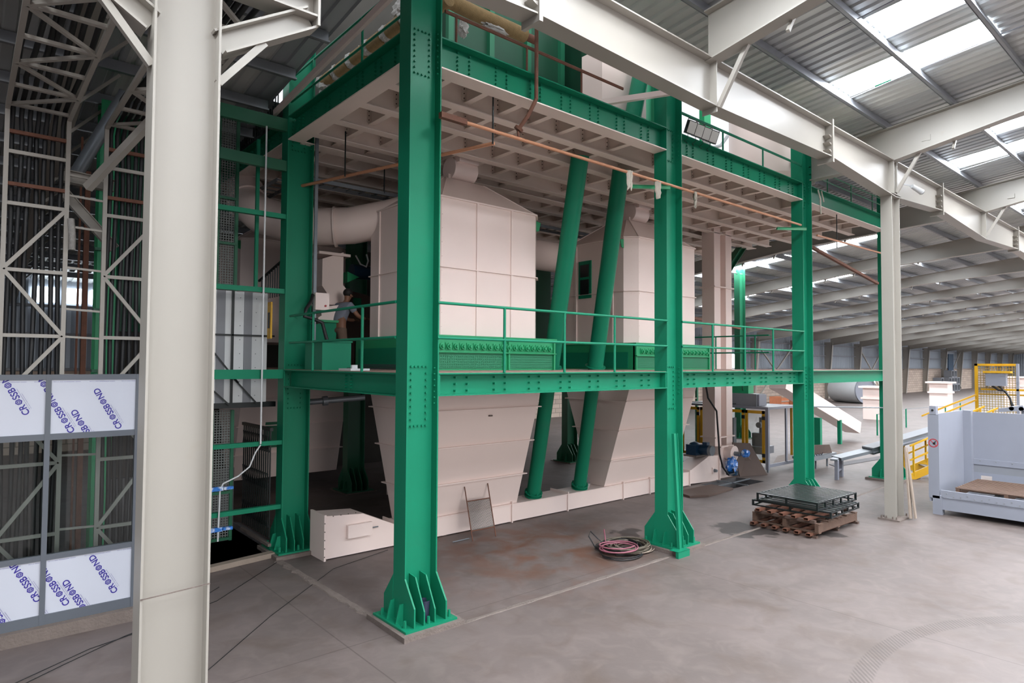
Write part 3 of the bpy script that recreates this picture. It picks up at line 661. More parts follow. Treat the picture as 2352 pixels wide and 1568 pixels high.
# slanted green pipes
def slant(xb, xt, yt, label):
    t = thing('slanted_pipe', label, 'pipe', (xb, 11.38, .42), 'slanted green pipes')
    a = Vector((xb, 11.38, .44)); b = Vector((xt, yt, 7.97)); k = (3.5-.44)/(7.97-.44); m_ = a.lerp(b, k)
    MB().cyl(a, m_-(b-a)*.005, .165, n=28).build('lower_pipe', 'green_paint', t); MB().cyl(m_, b, .19, n=28).build('upper_pipe', 'green_paint', t)
    for p, rr in ((a+(b-a)*.012, .215), (a+(b-a)*.002, .21), (m_+(b-a)*.004, .25)):
        MB().cyl(p, p+(b-a).normalized()*.025, rr, n=28).build('flange', 'green_paint', t)
    d = (b-a).normalized(); q, w, e1, e2 = MB().frame(a, b)
    bolts(t, [tuple(a+d*.12+e1*math.cos(i*.785)*.195+e2*math.sin(i*.785)*.195) for i in range(8)], 'z', 'green_paint', .014, .03)
slant(10.42, 9.72, 9.2, 'slanted green pipe landing on the conveyor right beside the near hopper')
slant(12.02, 11.1, 9.25, 'slanted green pipe landing left of the farther hopper')
# ---------------------------------------------------------------- drag conveyor along the floor
t = thing('drag_conveyor', 'long low beige conveyor trough on the floor under the hoppers', 'conveyor', (10, YC, 0)); y0, y1 = 11.15, 11.70
MB().prism([(5.09, .02), (6.6, .02), (6.6, .40), (5.85, .74), (5.09, .80)], 'y', y0, y1).build('tail_box', 'beige_paint', t)
MB().box(5.05, 5.09, y0-.05, y1+.02, .0, .83).build('end_plate', 'beige_paint', t)
MB().box(5.5, 6.0, y0-.09, y0, .34, .58).build('inspection_cover', 'beige_paint', t)
MB().cyl((6.0, y0-.05, .46), (6.14, y0-.05, .46), .012, n=8).build('handle', 'grey_steel', t)
bolts(t, [(5.06, y0-.05, .08+i*.15) for i in range(5)]+[(5.09+i*.15, y0, .78) for i in range(5)], '-y', 'kerb_concrete', .01, .015)
MB().box(6.6, 16.55, y0, y1, .02, .40).build('trough', 'beige_paint', t)
MB().box(6.6, 16.55, y0-.02, y1+.02, .40, .415).build('lid', 'beige_paint', t)
for x in (6.6, 9.55, 11.35, 13.45, 14.6, 16.5): MB().box(x-.012, x+.012, y0-.04, y1+.04, .0, .47).build('joint_flange', 'beige_paint', t)
for x in (7.7, 9.6, 12.6, 14.2, 15.5): MB().box(x, x+.1, y0+.05, y1-.05, 0, .02).build('foot', 'beige_paint', t)
MB().prism([(16.5, .05), (18.1, -.02), (18.1, .76), (17.55, .78), (16.5, .42)], 'y', y0, y1).build('head_box', 'beige_paint', t)
MB().box(18.08, 18.12, y0-.05, y1+.05, -.03, .78).build('end_plate', 'beige_paint', t)
MB().box(17.72, 17.9, y0-.03, y0, .22, .42).build('bearing_plate', 'beige_paint', t)
MB().cyl((17.81, y0-.03, .32), (17.81, y0-.12, .32), .055, .04).build('shaft_end', 'grey_steel', t)
m_ = thing('gear_motor', 'dark blue geared motor mounted on the conveyor head', 'motor', (17.5, 11.4, .8))
MB().box(16.95, 17.75, 11.2, 11.65, .79, .84).build('mounting_plate', 'kerb_concrete', m_)
MB().box(17.0, 17.4, 11.25, 11.6, .84, 1.15).ball((17.2, 11.42, 1.08), .2, .18, .16).build('gearbox', 'blue_motor_paint', m_)
MB().cyl((17.28, 11.3, 1.0), (17.28, 10.95, 1.0), .15, n=20).build('motor_housing', 'blue_motor_paint', m_)
fn = MB()
for i in range(14):
    a = i*math.pi/7; fn.bar((17.28+.15*math.cos(a), 10.97, 1.0+.15*math.sin(a)), (17.28+.15*math.cos(a), 11.27, 1.0+.15*math.sin(a)), .02, .006)
fn.build('cooling_fins', 'blue_motor_paint', m_)
MB().cyl((17.28, 10.95, 1.0), (17.28, 10.85, 1.0), .155, .15, 20).build('fan_cover', 'grey_steel', m_)
MB().cyl((17.34, 11.36, 1.02), (17.34, 11.3, 1.02), .17, n=20).build('coupling_ring', 'beige_paint', m_)
MB().box(17.2, 17.36, 11.0, 11.15, 1.14, 1.24).build('terminal_box', 'blue_motor_paint', m_)
MB().tube([(16.95, 10.9, 3.2), (17.05, 10.85, 2.6), (17.35, 10.75, 2.2), (17.4, 10.72, 1.4), (17.45, 10.72, .9), (17.62, 10.72, .5), (17.95, 10.72, .22), (18.4, 10.8, .2), (18.55, 10.95, .45)], .028, 8).build('power_cable', 'black_rubber', None, 'thick black cable drooping past the geared motor to the wrapped motor', 'cable')
# bucket elevator
t = thing('bucket_elevator', 'tall twin-leg beige bucket elevator right of the second hopper', 'elevator', (18.8, 11.6, -.6))
MB().box(18.3, 18.66, 11.4, 11.85, .0, 8.3).build('leg_casing', 'beige_paint', t); MB().box(18.98, 19.34, 11.4, 11.85, .0, 8.3).build('leg_casing', 'beige_paint', t)
MB().box(18.66, 18.98, 11.6, 11.64, 1.3, 8.3).build('tie_plate', 'beige_paint', t)
for z in (1.25, 6.1): MB().box(18.24, 19.4, 11.34, 11.91, z, z+.04).build('joint_flange', 'beige_paint', t)
MB().box(18.3, 19.4, 11.25, 11.9, -.6, 1.0).build('boot', 'beige_paint', t)
MB().box(18.25, 19.0, 11.15, 11.25, .98, 1.02).build('take_up_bracket', 'beige_paint', t)
MB().cyl((18.75, 11.25, .78), (18.75, 10.98, .78), .24, n=28).build('pulley_housing', 'beige_paint', t)
MB().cyl((18.75, 10.98, .78), (18.75, 10.78, .78), .07, n=14).build('pulley_shaft', 'grey_steel', t)
def crumple(c, rx, ry, rz, seed, n=14, m=10, amp=.18):
    rnd = random.Random(seed); b = MB().ball(c, rx, ry, rz, n, m); C_ = Vector(c)
    b.v = [tuple(C_+(Vector(v)-C_)*(1+rnd.uniform(-amp, amp))) for v in b.v]; b.sm = [False]*len(b.sm); return b
crumple((18.9, 10.7, .8), .16, .12, .12, 3).build('plastic_wrap', 'blue_plastic', None, 'crumpled blue and white plastic wrapped round the pulley shaft', 'wrapping')
t = thing('wrapped_motor', 'motor wrapped in blue plastic hanging below the white pulley', 'motor', (18.6, 10.95, .2))
crumple((18.6, 11.0, .42), .22, .17, .26, 5).build('plastic_bag', 'blue_plastic', t)
MB().cyl((18.6, 11.0, .12), (18.6, 11.0, .24), .17, .19).build('motor_base', 'blue_motor_paint', t)
# pit edges, covers
t = thing('pit_grid', 'thin grey angle frame crossing the open floor pit', 'frame', (18, 10.5, 0))
MB().bar((16.9, 10.55, .01), (19.0, 10.6, .01), .04, .03).build('bar', 'grey_steel', t); MB().bar((17.9, 10.05, .01), (17.9, 11.1, .01), .04, .03).build('bar', 'grey_steel', t)
MB().prism([(15.0, 10.12), (15.5, 9.86), (16.95, 9.98), (16.95, 10.7), (15.25, 10.72)], 'z', .005, .06).build('pit_cover', 'brown_board', None, 'flat brown board lying on the floor in front of the open pit', 'board')
t = MB().add([(18.35, 11.02, .005), (19.35, 10.62, .005), (19.05, 11.05, 1.02), (18.3, 11.25, 1.08), (18.38, 11.06, .005), (19.38, 10.66, .005), (19.08, 11.09, 1.02), (18.33, 11.29, 1.08)], [(0, 1, 2, 3), (7, 6, 5, 4), (0, 4, 5, 1), (1, 5, 6, 2), (2, 6, 7, 3), (3, 7, 4, 0)])
t.v = [(v[0]+.75, v[1]-.02, v[2]) for v in t.v]
t.build('brown_panel', 'brown_board', None, 'dark brown trapezoid board leaning behind the pit', 'board')

# ---------------------------------------------------------------- yellow framed packing machine
t = thing('machine_cage', 'packing machine enclosed by yellow doors and grey corner posts', 'machine', (21.5, 12, 0))
x0, x1, ya, yb = 20.6, 22.6, 10.85, 14.3; H = 2.1
for x, y in ((x0, ya), (x0, 12.5), (x0, yb), (x1, ya), (x1, yb)): MB().box(x-.05, x+.05, y-.05, y+.05, .08, H).build('corner_post', 'light_grey_paint', t)
for x, y in ((x0, ya), (x1, ya)): MB().cyl((x, y, 0), (x, y, .1), .03).build('levelling_foot', 'grey_steel', t)
MB().box(x0-.05, x1+.05, ya-.05, yb, H, H+.08).build('roof_frame', 'light_grey_paint', t)
def door(y0, y1):
    d = MB()
    for q in ((y0, y0+.09, .3, H-.05), (y1-.09, y1, .3, H-.05), (y0, y1, .3, .4), (y0, y1, H-.15, H-.05)): d.box(x0-.07, x0-.02, *q)
    d = d.build('door', 'yellow_paint', t)
    MB().box(x0-.05, x0-.045, y0+.09, y1-.09, .4, H-.15).build('pane', 'glass', d)
    for z in (.5, H-.35): MB().box(x0-.1, x0-.06, y0-.02, y0+.08, z, z+.12).build('hinge', 'black_paint', d)
door(10.92, 11.62); door(11.66, 12.3); door(12.6, 13.4); door(13.45, 14.2)
dd = MB()
for q in ((x0+1.3, x0+1.4, .2, H), (x0+.1, x1, .15, .25)): dd.box(q[0], q[1], ya, ya+.05, q[2], q[3])
dd.build('side_frame', 'light_grey_paint', t)
MB().box(x1-.08, x1, ya+.1, ya+.16, .4, H).build('side_frame', 'yellow_paint', t)
mm = MB().box(21.1, 21.9, 11.3, 12.0, .5, .75).box(21.3, 21.7, 11.4, 11.8, .75, 1.2).cyl((21.5, 11.5, 1.2), (21.5, 11.5, 1.75), .12).box(21.1, 21.3, 12.4, 13.8, .3, 1.7).box(21.4, 21.9, 12.8, 13.6, .3, 1.3).cyl((21.2, 11.5, 1.5), (21.8, 11.5, 1.5), .1)
mm.build('inner_mechanism', 'mid_grey_paint', t)
t = thing('outfeed_table', 'low grey roller outfeed with a brown plate beside the yellow cage', 'conveyor', (22.4, 10.2, 0))
MB().box(21.6, 23.8, 10.0, 10.5, .42, .5).box(21.7, 23.8, 9.95, 10.0, .35, .5).build('bed', 'grey_steel', t)
MB().prism([(21.9, .55), (23.6, .5), (23.4, .8), (21.8, .9)], 'y', 10.02, 10.05).build('side_plate', 'brown_board', t)
for x in (21.9, 22.7, 23.6): MB().cyl((x, 10.2, 0), (x, 10.2, .42), .03).build('leg', 'grey_steel', t)
rr = MB()
for i in range(7): rr.cyl((21.75+i*.18, 10.02, .53), (21.75+i*.18, 10.45, .53), .04, n=10)
rr.build('rollers', 'light_grey_paint', t)
t = thing('control_housing', 'grey cabinet with green rounded guard standing above the yellow cage', 'machine', (21.0, 11.9, 2.18))
MB().box(20.7, 21.3, 11.3, 12.5, 2.18, 2.6).build('housing', 'mid_grey_paint', t)
MB().box(20.75, 21.25, 11.22, 11.3, 2.2, 2.58).build('door', 'light_grey_paint', t)
MB().prism([(11.7, 2.6), (12.4, 2.6), (12.4, 2.9), (12.3, 3.1), (12.1, 3.2), (11.85, 3.1), (11.7, 2.9)], 'x', 20.9, 21.25).build('guard', 'green_bright_paint', t)
hh = MB()
for y in (13.15, 13.6): hh.tube([(20.9, y-1.25, 2.7), (20.85, y-1.25, 2.73), (20.85, y-1.25, 2.83), (20.9, y-1.25, 2.86)], .012, 6)
hh.build('handle', 'black_paint', t)
t = thing('work_platform', 'yellow and green work platform behind the beige elevator', 'platform', (24, 16, 2.2))
MB().box(22.5, 25, 15.5, 16.5, 2.9, 3.0).box(22.5, 25, 15.5, 15.56, 3.4, 3.45).box(22.5, 25, 15.5, 15.56, 4.2, 4.26).box(22.5, 22.58, 15.5, 15.56, 2.9, 4.3).box(24.9, 25, 15.5, 15.56, 2.9, 4.3).build('guard_frame', 'yellow_paint', t)
MB().box(23.2, 23.32, 16.2, 16.32, 0, 5.5).build('post', 'light_grey_paint', t)
MB().box(22.5, 22.6, 16.4, 16.5, 0, 2.9).box(24.9, 25, 16.4, 16.5, 0, 2.9).build('leg', 'green_dark_paint', t)

# ---------------------------------------------------------------- palletiser on the right
t = thing('palletiser', 'large light grey steel machine bay at the right edge with a prohibition sign', 'machine', (19.5, 4, 0))
x0 = 18.1; xb = 20.95
MB().box(x0-.02, x0+.02, 5.15, 5.38, .39, 2.42).build('front_post', 'light_grey_paint', t, 'pale front post')
MB().box(x0, xb, 5.33, 5.37, .3, 2.40).build('side_panel', 'light_grey_paint', t)
MB().box(x0-.02, x0+.16, 5.1, 5.3, .0, .45).build('leg', 'light_grey_paint', t)
MB().box(xb-.2, xb, 5.15, 5.35, 0, 2.4).build('rear_post', 'light_grey_paint', t)
MB().box(xb, xb+.05, 0.0, 5.25, 1.04, 2.36).build('back_panel', 'light_grey_paint', t)
MB().box(xb-.03, xb+.05, 0.0, 5.25, .95, 1.1).build('back_strip', 'light_grey_paint', t)
MB().box(xb+.0, xb+.05, 0.0, 5.25, .74, .95).build('grey_strip', 'mid_grey_paint', t)
bp_ = MB().box(xb, xb+.05, 0, 4.75, .2, .74).box(xb, xb+.05, 5.0, 5.25, .2, .74).box(xb, xb+.05, 4.75, 5.0, .66, .74).box(xb, xb+.05, 4.75, 5.0, .2, .4).build('lower_panel', 'light_grey_paint', t)
MB().box(x0, x0+.06, 0, 5.12, .13, .42).build('front_beam', 'light_grey_paint', t)
MB().box(x0-.03, x0+.03, 0, 5.12, .44, .6).build('front_rail', 'light_grey_paint', t)
MB().box(x0+.05, xb, 0, 5.12, .30, .36).build('bed', 'mid_grey_paint', t)
bolts(t, [(x0-.03, 5.0-i*.14, .50+(.03 if i % 3 == 0 else -.02)) for i in range(16)], '-x', 'mid_grey_paint', .018, .01)
bolts(t, [(xb-.03, 5.0-i*.35, 1.06) for i in range(8)], '-x', 'mid_grey_paint', .02, .01)
for y in (4.2, 3.0, 1.8): MB().box(x0+.1, xb-.1, y, y+.1, .36, .46).build('roller_bar', 'black_paint', t)
MB().box(x0-.03, x0+.12, 5.2, 5.34, 2.42, 2.62).build('switch_box', 'light_grey_paint', t); MB().cyl((x0-.03, 5.27, 2.52), (x0-.05, 5.27, 2.52), .025, n=10).build('switch_knob', 'black_paint', t)
sg = MB(); ns = 28
for i in range(ns):
    a, b = 2*math.pi*i/ns, 2*math.pi*(i+1)/ns; cx, cy, cz = x0-.024, 5.265, 1.72
    sg.add([(cx, cy-ra*math.cos(w), cz+ra*math.sin(w)) for w in (a, b) for ra in (.085, .105)], [(0, 1, 3, 2)])
sg.bar((x0-.024, 5.265+.065, 1.72+.065), (x0-.024, 5.265-.065, 1.72-.065), .003, .014, (0, 1, 1))
sg = sg.build('prohibition_sign', 'sign_red', t)
MB().ball((x0-.024, 5.25, 1.71), .004, .03, .03, 8, 6).bar((x0-.024, 5.24, 1.7), (x0-.024, 5.22, 1.77), .004, .02, (0, 1, 0)).build('sign_symbol', 'black_paint', sg)
# pallets on the machine bed
def wood_pallet(cx, cy, z, lx, ly, m='wood', rz=0, label='', nd=7, h=.14, group=None):
    t = thing('wooden_pallet', label, 'pallet', (cx, cy, z), group)
    for k in range(3):
        yy = cy-ly/2+.05+(ly-.1)*k/2; MB().box(cx-lx/2, cx+lx/2, yy-.04, yy+.04, z+.02, z+h-.02).build('stringer', m, t)
    for k in range(nd):
        xx = cx-lx/2+.06+(lx-.12)*k/(nd-1); MB().box(xx-.055, xx+.055, cy-ly/2, cy+ly/2, z+h-.02, z+h).build('deck_board', m, t)
    for k in range(3):
        xx = cx-lx/2+.06+(lx-.12)*k/2; MB().box(xx-.05, xx+.05, cy-ly/2, cy+ly/2, z, z+.02).build('bottom_board', m, t)
    t.rotation_euler.z = rz
    return t
wood_pallet(19.3, 3.9, .46, 1.9, 2.0, label='wooden pallet lying on the grey machine bed at the right edge', nd=11, h=.2, group='wooden pallets')
# yellow steps and frames behind
t = thing('yellow_steps', 'yellow steel steps with handrails behind the slim white column', 'steps', (23, 7, 0))
a = Vector((23.0, 7.35, .05)); b = Vector((24.6, 5.4, 1.3))
MB().bar(a, b, .05, .22).build('stringer', 'yellow_paint', t); MB().bar(a+Vector((.7, .5, 0)), b+Vector((.7, .5, 0)), .05, .22).build('stringer', 'yellow_paint', t)
for s in (0, Vector((.7, .5, 0))):
    for q in (0.04, .3, .62, .95):
        p = a.lerp(b, q)+(Vector((0, 0, 0)) if s == 0 else s); MB().bar(p, p+Vector((0, 0, 1.0)), .05, .05).build('post', 'yellow_paint', t)
    o = Vector((0, 0, 0)) if s == 0 else s
    for h in (1.0, .55): MB().bar(a+o+Vector((0, 0, h)), b+o+Vector((0, 0, h)), .05, .05).build('handrail', 'yellow_paint', t)
for i in range(6):
    p = a.lerp(b, (i+.5)/6); MB().bar(p, p+Vector((.7, .5, 0)), .2, .02).build('tread', 'grey_steel', t)
t = thing('safety_screen', 'yellow framed wire mesh screen with grey control box', 'screen', (30, 6.5, 1.8))
for y0_, y1_, z0_, z1_ in ((7.2, 7.3, 1.3, 3.7), (6.0, 7.3, 3.62, 3.7), (7.1, 5.0, 2.85-.1, 2.78-.1), (5.5, 5.6, 1.3, 3.6)):
    MB().box(30, 30.08, min(y0_, y1_), max(y0_, y1_), min(z0_, z1_), max(z0_, z1_)).build('frame_bar', 'yellow_paint', t)
MB().box(30.03, 30.035, 6.0, 7.2, 1.3, 3.62).build('mesh', 'wire_mesh_yellow', t)
for y in (5.98, 5.7): MB().box(30, 30.1, y-.06, y+.02, 1.3, 3.7).build('post', 'light_grey_paint', t)
cb = MB().box(29.7, 29.95, 6.25, 6.88, 2.86, 3.33).build('control_box', 'light_grey_paint', t); MB().box(29.65, 30, 6.1, 6.95, 3.35, 3.42).build('box_hood', 'yellow_paint', t)
MB().tube([(29.8, 6.7, 2.86), (29.8, 6.5, 2.7), (29.8, 6.3, 2.68), (29.8, 6.15, 2.4), (29.8, 6.1, 2.1)], .035).tube([(29.8, 6.5, 2.86), (29.8, 6.35, 2.7), (29.8, 6.2, 2.5), (29.8, 6.05, 2.1)], .03).build('cable_bundle', 'black_rubber', t)
for (p, q) in (((30, 7.25, 2.5), (29.2, 8.9, 1.6)), ((30, 7.25, 2.3), (29.2, 8.6, 1.5)), ((30.2, 7.2, 2.52), (30.2, 5.2, 2.52))): MB().bar(p, q, .06, .06).build('handrail', 'yellow_paint', t)
t = thing('roller_table', 'dark roller bed with grey housing seen over the back of the machine bay', 'conveyor', (24, 4, 2.2))
MB().box(22.5, 24.5, 2.5, 4.4, 2.25, 2.38).build('bed', 'mid_grey_paint', t); MB().box(24.0, 25.2, 3.0, 4.6, 2.45, 2.72).build('housing', 'mid_grey_paint', t)
for i in range(7): MB().cyl((22.4, 4.6-i*.22, 2.42), (23.1, 4.6-i*.22, 2.42), .06, n=12).build('roller', 'light_grey_paint', t)
MB().prism([(4.3, 2.38), (4.9, 2.30), (4.9, 2.40), (4.35, 2.52)], 'x', 22.4, 23.1).build('end_ramp', 'light_grey_paint', t)
# inclined conveyor
t = thing('inclined_conveyor', 'grey inclined belt conveyor rising to the right behind the slim white column', 'conveyor', (23, 8.2, 0))
a = Vector((21.4, 8.95, .62)); b = Vector((24.9, 6.6, 1.66))
a2 = Vector((22.3, 8.35, .85))
MB().bar(a, a2, .5, .09).bar(a2, b, .5, .2).build('side_frame', 'grey_steel', t)
MB().bar(a2+Vector((0, 0, .11)), b+Vector((0, 0, .11)), .56, .02).build('belt', 'mid_grey_paint', t)
MB().bar(a2+Vector((-.17, -.23, -.02)), b+Vector((-.17, -.23, -.02)), .02, .05).build('guide_strip', 'light_grey_paint', t)
MB().bar((20.95, 8.85, .62), (21.9, 9.1, .62), .2, .05).build('end_plate', 'grey_steel', t)
for p in ((21.05, 8.8), (21.75, 8.95)): MB().box(p[0]-.05, p[0]+.05, p[1]-.05, p[1]+.05, 0, .62).build('leg', 'light_grey_paint', t)
MB().bar((21.05, 8.8, .25), (21.75, 8.95, .25), .04, .05).build('cross_tie', 'light_grey_paint', t)
MB().tube([Vector((24.0, 6.95, 1.3))+Vector((.1*math.cos(i*.5), .2*math.cos(i*.5), .25*math.sin(i*.5))) for i in range(3, 11)], .025).build('cable_loop', 'black_rubber', t)

# ---------------------------------------------------------------- pallets in the foreground
def metal_pallet(cx, cy, z, L1, L2, rz, label, slats, n=13, h=.13):
    # frame of square tube; slats along local x
    t = thing('metal_pallet', label, 'pallet', (cx, cy, z), 'black metal pallets')
    for zz in (z+.015, z+h-.015):
        for yy in (cy-L2/2, cy+L2/2): MB().bar((cx-L1/2, yy, zz), (cx+L1/2, yy, zz), .03, .03).build('frame_bar', 'black_paint', t)
        for xx in (cx-L1/2, cx+L1/2): MB().bar((xx, cy-L2/2, zz), (xx, cy+L2/2, zz), .03, .03).build('frame_bar', 'black_paint', t)
    for i in range(n):
        yy = cy-L2/2+L2*(i+.5)/n; MB().bar((cx-L1/2, yy, z+h-.015), (cx+L1/2, yy, z+h-.015), slats, .02).build('slat', 'slat_black', t)
    for i in range(6):
        yy = cy-L2/2+L2*i/5
        for xx in (cx-L1/2, cx+L1/2): MB().box(xx-.015, xx+.015, yy-.02, yy+.02, z, z+h).build('upright', 'black_paint', t)
    for i in range(3):
        xx = cx-L1/2+L1*i/2
        for yy in (cy-L2/2, cy+L2/2): MB().box(xx-.02, xx+.02, yy-.015, yy+.015, z, z+h).build('upright', 'black_paint', t)
    t.rotation_euler.z = rz; return t
def rusty_pallet(cx, cy, z, L1, L2, rz, label, nt, h=.15):
    t = thing('metal_pallet', label, 'pallet', (cx, cy, z), 'rusty metal pallets')
    for i in range(nt):   # box-section skids poking out of the front
        yy = cy-L2/2+L2*(i+.5)/nt
        s = MB(); w, hh, tk = .05, .03, .005
        s.box(cx-L1/2-.07, cx+L1/2, yy-w, yy+w, z+h, z+h+tk).box(cx-L1/2-.07, cx+L1/2, yy-w, yy+w, z+h+.05, z+h+.055).box(cx-L1/2-.07, cx+L1/2, yy-w, yy-w+tk, z+h, z+h+.05).box(cx-L1/2-.07, cx+L1/2, yy+w-tk, yy+w, z+h, z+h+.05)
        s.build('box_runner', 'rusty_steel', t)
    for xx in (cx-L1/2+.08, cx, cx+L1/2-.08): MB().box(xx-.04, xx+.04, cy-L2/2, cy+L2/2, z+.0, z+h).build('stringer', 'brown_board', t)
    t.rotation_euler.z = rz; return t
rusty_pallet(14.6, 6.82, .0, 2.15, 1.5, -.02, 'rusty box-runner pallet at the bottom of the stack', 6, .05)
wood_pallet(14.5, 6.77, .105, 1.85, 1.5, 'wood', -.02, 'worn brown timber pallet sandwiched low in the metal pallet stack', 5, .2, 'wooden pallets')
rusty_pallet(14.42, 6.78, .305, 1.8, 1.35, -.02, 'rusty box-runner pallet second from the bottom, under the black ones', 5, .06)
metal_pallet(14.5, 6.76, .42, 1.7, 1.5, math.pi/2-.02+.05, 'black metal slat pallet beneath the topmost one', .08, 8)
metal_pallet(14.58, 6.76, .555, 1.35, 1.8, math.pi/2-.03, 'topmost black metal pallet with narrow parallel slats', .055, 13, .17)

# loose channel leaning on the middle column
t = thing('leaning_channel', 'pale green steel channel leaning against the middle green column', 'channel', (10.42, 7.3, 0))
a = Vector((10.40, 7.22, .06)); b = Vector((10.70, 7.56, 2.24))
MB().bar(a, b, .13, .01, (0, -1, .2)).bar(a+Vector((-.06, 0, 0)), b+Vector((-.06, 0, 0)), .01, .06, (0, -1, .2)).bar(a+Vector((.06, 0, 0)), b+Vector((.06, 0, 0)), .01, .06, (0, -1, .2)).build('channel', 'green_paint', t)
MB().box(10.16, 10.52, 7.1, 7.16, .0, .12).box(10.16, 10.52, 7.1, 7.3, .115, .125).build('foot_plate', 'green_paint', t)
# hose tangle
def coil(name, label, cx, cy, rx, ry, turns, rad, m, seed, z0=.02, dz=.012, jit=.12, cat='hose'):
    rnd = random.Random(seed); pts = []; n = int(turns*20); ox = oy = 0; sc = 1
    ph = rnd.uniform(0, 6)
    for i in range(n):
        w = i*2*math.pi/20
        if i % 20 == 0: tx, ty, ts = rnd.uniform(-jit, jit), rnd.uniform(-jit, jit), rnd.uniform(.75, 1.1)
        ox += (tx-ox)*.1; oy += (ty-oy)*.1; sc += (ts-sc)*.1
        pts.append((cx+ox+rx*sc*math.cos(w+ph), cy+oy+ry*sc*math.sin(w+ph), z0+dz*i/20+.01*abs(math.sin(i*.37+seed))))
    return MB().tube(pts, rad, 6).build(name, m, None, label, cat, 'tangle of hoses on the floor')
coil('coiled_hose', 'dark olive hose coiled in many loops on the floor by the middle column', 9.85, 8.12, .5, .42, 11, .012, 'olive_hose', 2, dz=.012)
coil('coiled_hose', 'black hose loops lying in the middle of the hose tangle', 9.75, 8.15, .45, .38, 7, .012, 'black_rubber', 5, dz=.016)
coil('coiled_hose', 'pale brown hose loops at the column side of the tangle', 10.02, 8.06, .42, .34, 6, .011, 'pale_wood', 9, dz=.014)
coil('coiled_hose', 'pink hose loops lying on top of the hose tangle', 9.62, 8.0, .42, .34, 2.6, .014, 'pink_hose', 4, z0=.12, dz=.02, jit=.2)
coil('coiled_hose', 'black hose loop spreading toward the camera from the tangle', 9.55, 7.88, .46, .38, 1.6, .012, 'black_rubber', 11, z0=.02)
MB().tube([(9.4, 8.45, .03), (9.35, 8.6, .25), (9.42, 8.62, .33), (9.5, 8.5, .2), (9.6, 8.3, .05)], .012, 6).build('hose_end', 'black_rubber', None, 'black hose end sticking up behind the pink loops', 'hose')
MB().tube([(9.62, 8.4, .03), (9.66, 8.45, .2), (9.65, 8.47, .36)], .013, 6).build('hose_end', 'pink_hose', None, 'short pink hose end standing upright by the tangle', 'hose')
# bucket in the corner column foot
t = thing('bucket', 'dark blue plastic bucket between the ribs of the corner column', 'bucket', (4.87, 7.5, .1))
MB().cyl((4.87, 7.5, .10), (4.87, 7.5, .37), .06, .075, 20, False).cyl((4.87, 7.5, .10), (4.87, 7.5, .105), .06, .06, 20).build('body', 'bucket_blue', t); MB().cyl((4.87, 7.5, .365), (4.87, 7.5, .375), .08, .08, 20, False).build('rim', 'bucket_blue', t)
# sieve frame against the hopper
t = thing('sieve_frame', 'rusty wire sieve with two long legs leaning on the near hopper', 'sieve', (8.2, 10.6, 0))
p = [Vector((7.934, 10.46, 0)), Vector((8.522, 10.443, 0)), Vector((8.10, 10.98, 1.0)), Vector((8.72, 10.98, 1.0))]
MB().cyl(p[0], p[2], .012, n=8).build('leg', 'rusty_steel', t); MB().cyl(p[1], p[3], .012, n=8).build('leg', 'rusty_steel', t)
for k in (.18, .72): MB().cyl(p[0].lerp(p[2], k), p[1].lerp(p[3], k), .012, n=8).build('cross_bar', 'rusty_steel', t)
q = [p[0].lerp(p[2], .18), p[1].lerp(p[3], .18), p[1].lerp(p[3], .72), p[0].lerp(p[2], .72)]
MB().add(q, [(0, 1, 2, 3)]).build('mesh', 'wire_mesh_fine', t)
MB().cyl((7.55, 10.62, .02), (7.95, 10.6, .03), .012, n=6).build('metal_rod', 'grey_steel', None, 'short metal rod on the floor beside the sieve legs', 'rod')
crumple((7.05, 10.75, .14), .14, .09, .14, 8, amp=.3).build('crumpled_sack', 'cloth', None, 'crumpled white sack on the floor right of the corner column', 'sack')
# cables across the near floor
for k, (pts, lab) in enumerate(((((0, 8.6, .01), (1.0, 9.3, .01), (1.7, 9.75, .01), (3.0, 10.3, .01), (4.4, 11.6, .01), (4.9, 12.2, .01)), 'thin dark cable on the floor from the left edge to the left column foot'),
                    (((.2, 8.9, .01), (1.3, 9.6, .01), (2.1, 9.85, .01), (3.2, 10.9, .01)), 'second thin cable on the floor crossing behind the white column'),
                    (((2.2, 8.0, .01), (3.4, 9.2, .01), (5.0, 10.6, .01), (6.3, 11.0, .01)), 'thin cable on the floor leading to the conveyor tail box'))):
    MB().tube(pts, .005, 5).build('floor_cable', 'black_rubber', None, lab, 'cable')
# ---------------------------------------------------------------- glazed partition on the left
PY = 10.4
t = thing('glazed_partition', 'grey framed partition with glass and film-covered panels at the left', 'partition', (0, PY, .17))
fr = [(-3.0, 2.4, 3.35, 3.42), (-3.0, 2.4, 2.56, 2.64), (-3.0, 2.4, 1.0, 1.07), (-3.0, 2.4, .17, .30)]
for a, b, c, d in fr: MB().box(a, b, PY-.03, PY+.04, c, d).build('frame_rail', 'dark_grey_frame', t)
for x in (-1.2, -.15, .835, 1.87): MB().box(x, x+.06, PY-.035, PY+.045, .17, 3.42).build('frame_mullion', 'dark_grey_frame', t)
MB().box(-3, 2.4, PY-.005, PY+.005, 1.07, 2.56).build('glass_pane', 'glass', t)
struct('baseboard_left', MB().box(-3, 2.45, PY-.14, PY+.12, 0, .17), 'kerb_concrete')
def txt_mesh(s, size, bold=.0):
    cu = bpy.data.curves.new('t', 'FONT'); cu.body = s; cu.size = size; cu.offset = bold; cu.extrude = 0; o = bpy.data.objects.new('t', cu); COL.objects.link(o)
    dg = bpy.context.evaluated_depsgraph_get(); me = bpy.data.meshes.new_from_object(o.evaluated_get(dg)); bpy.data.objects.remove(o); return me
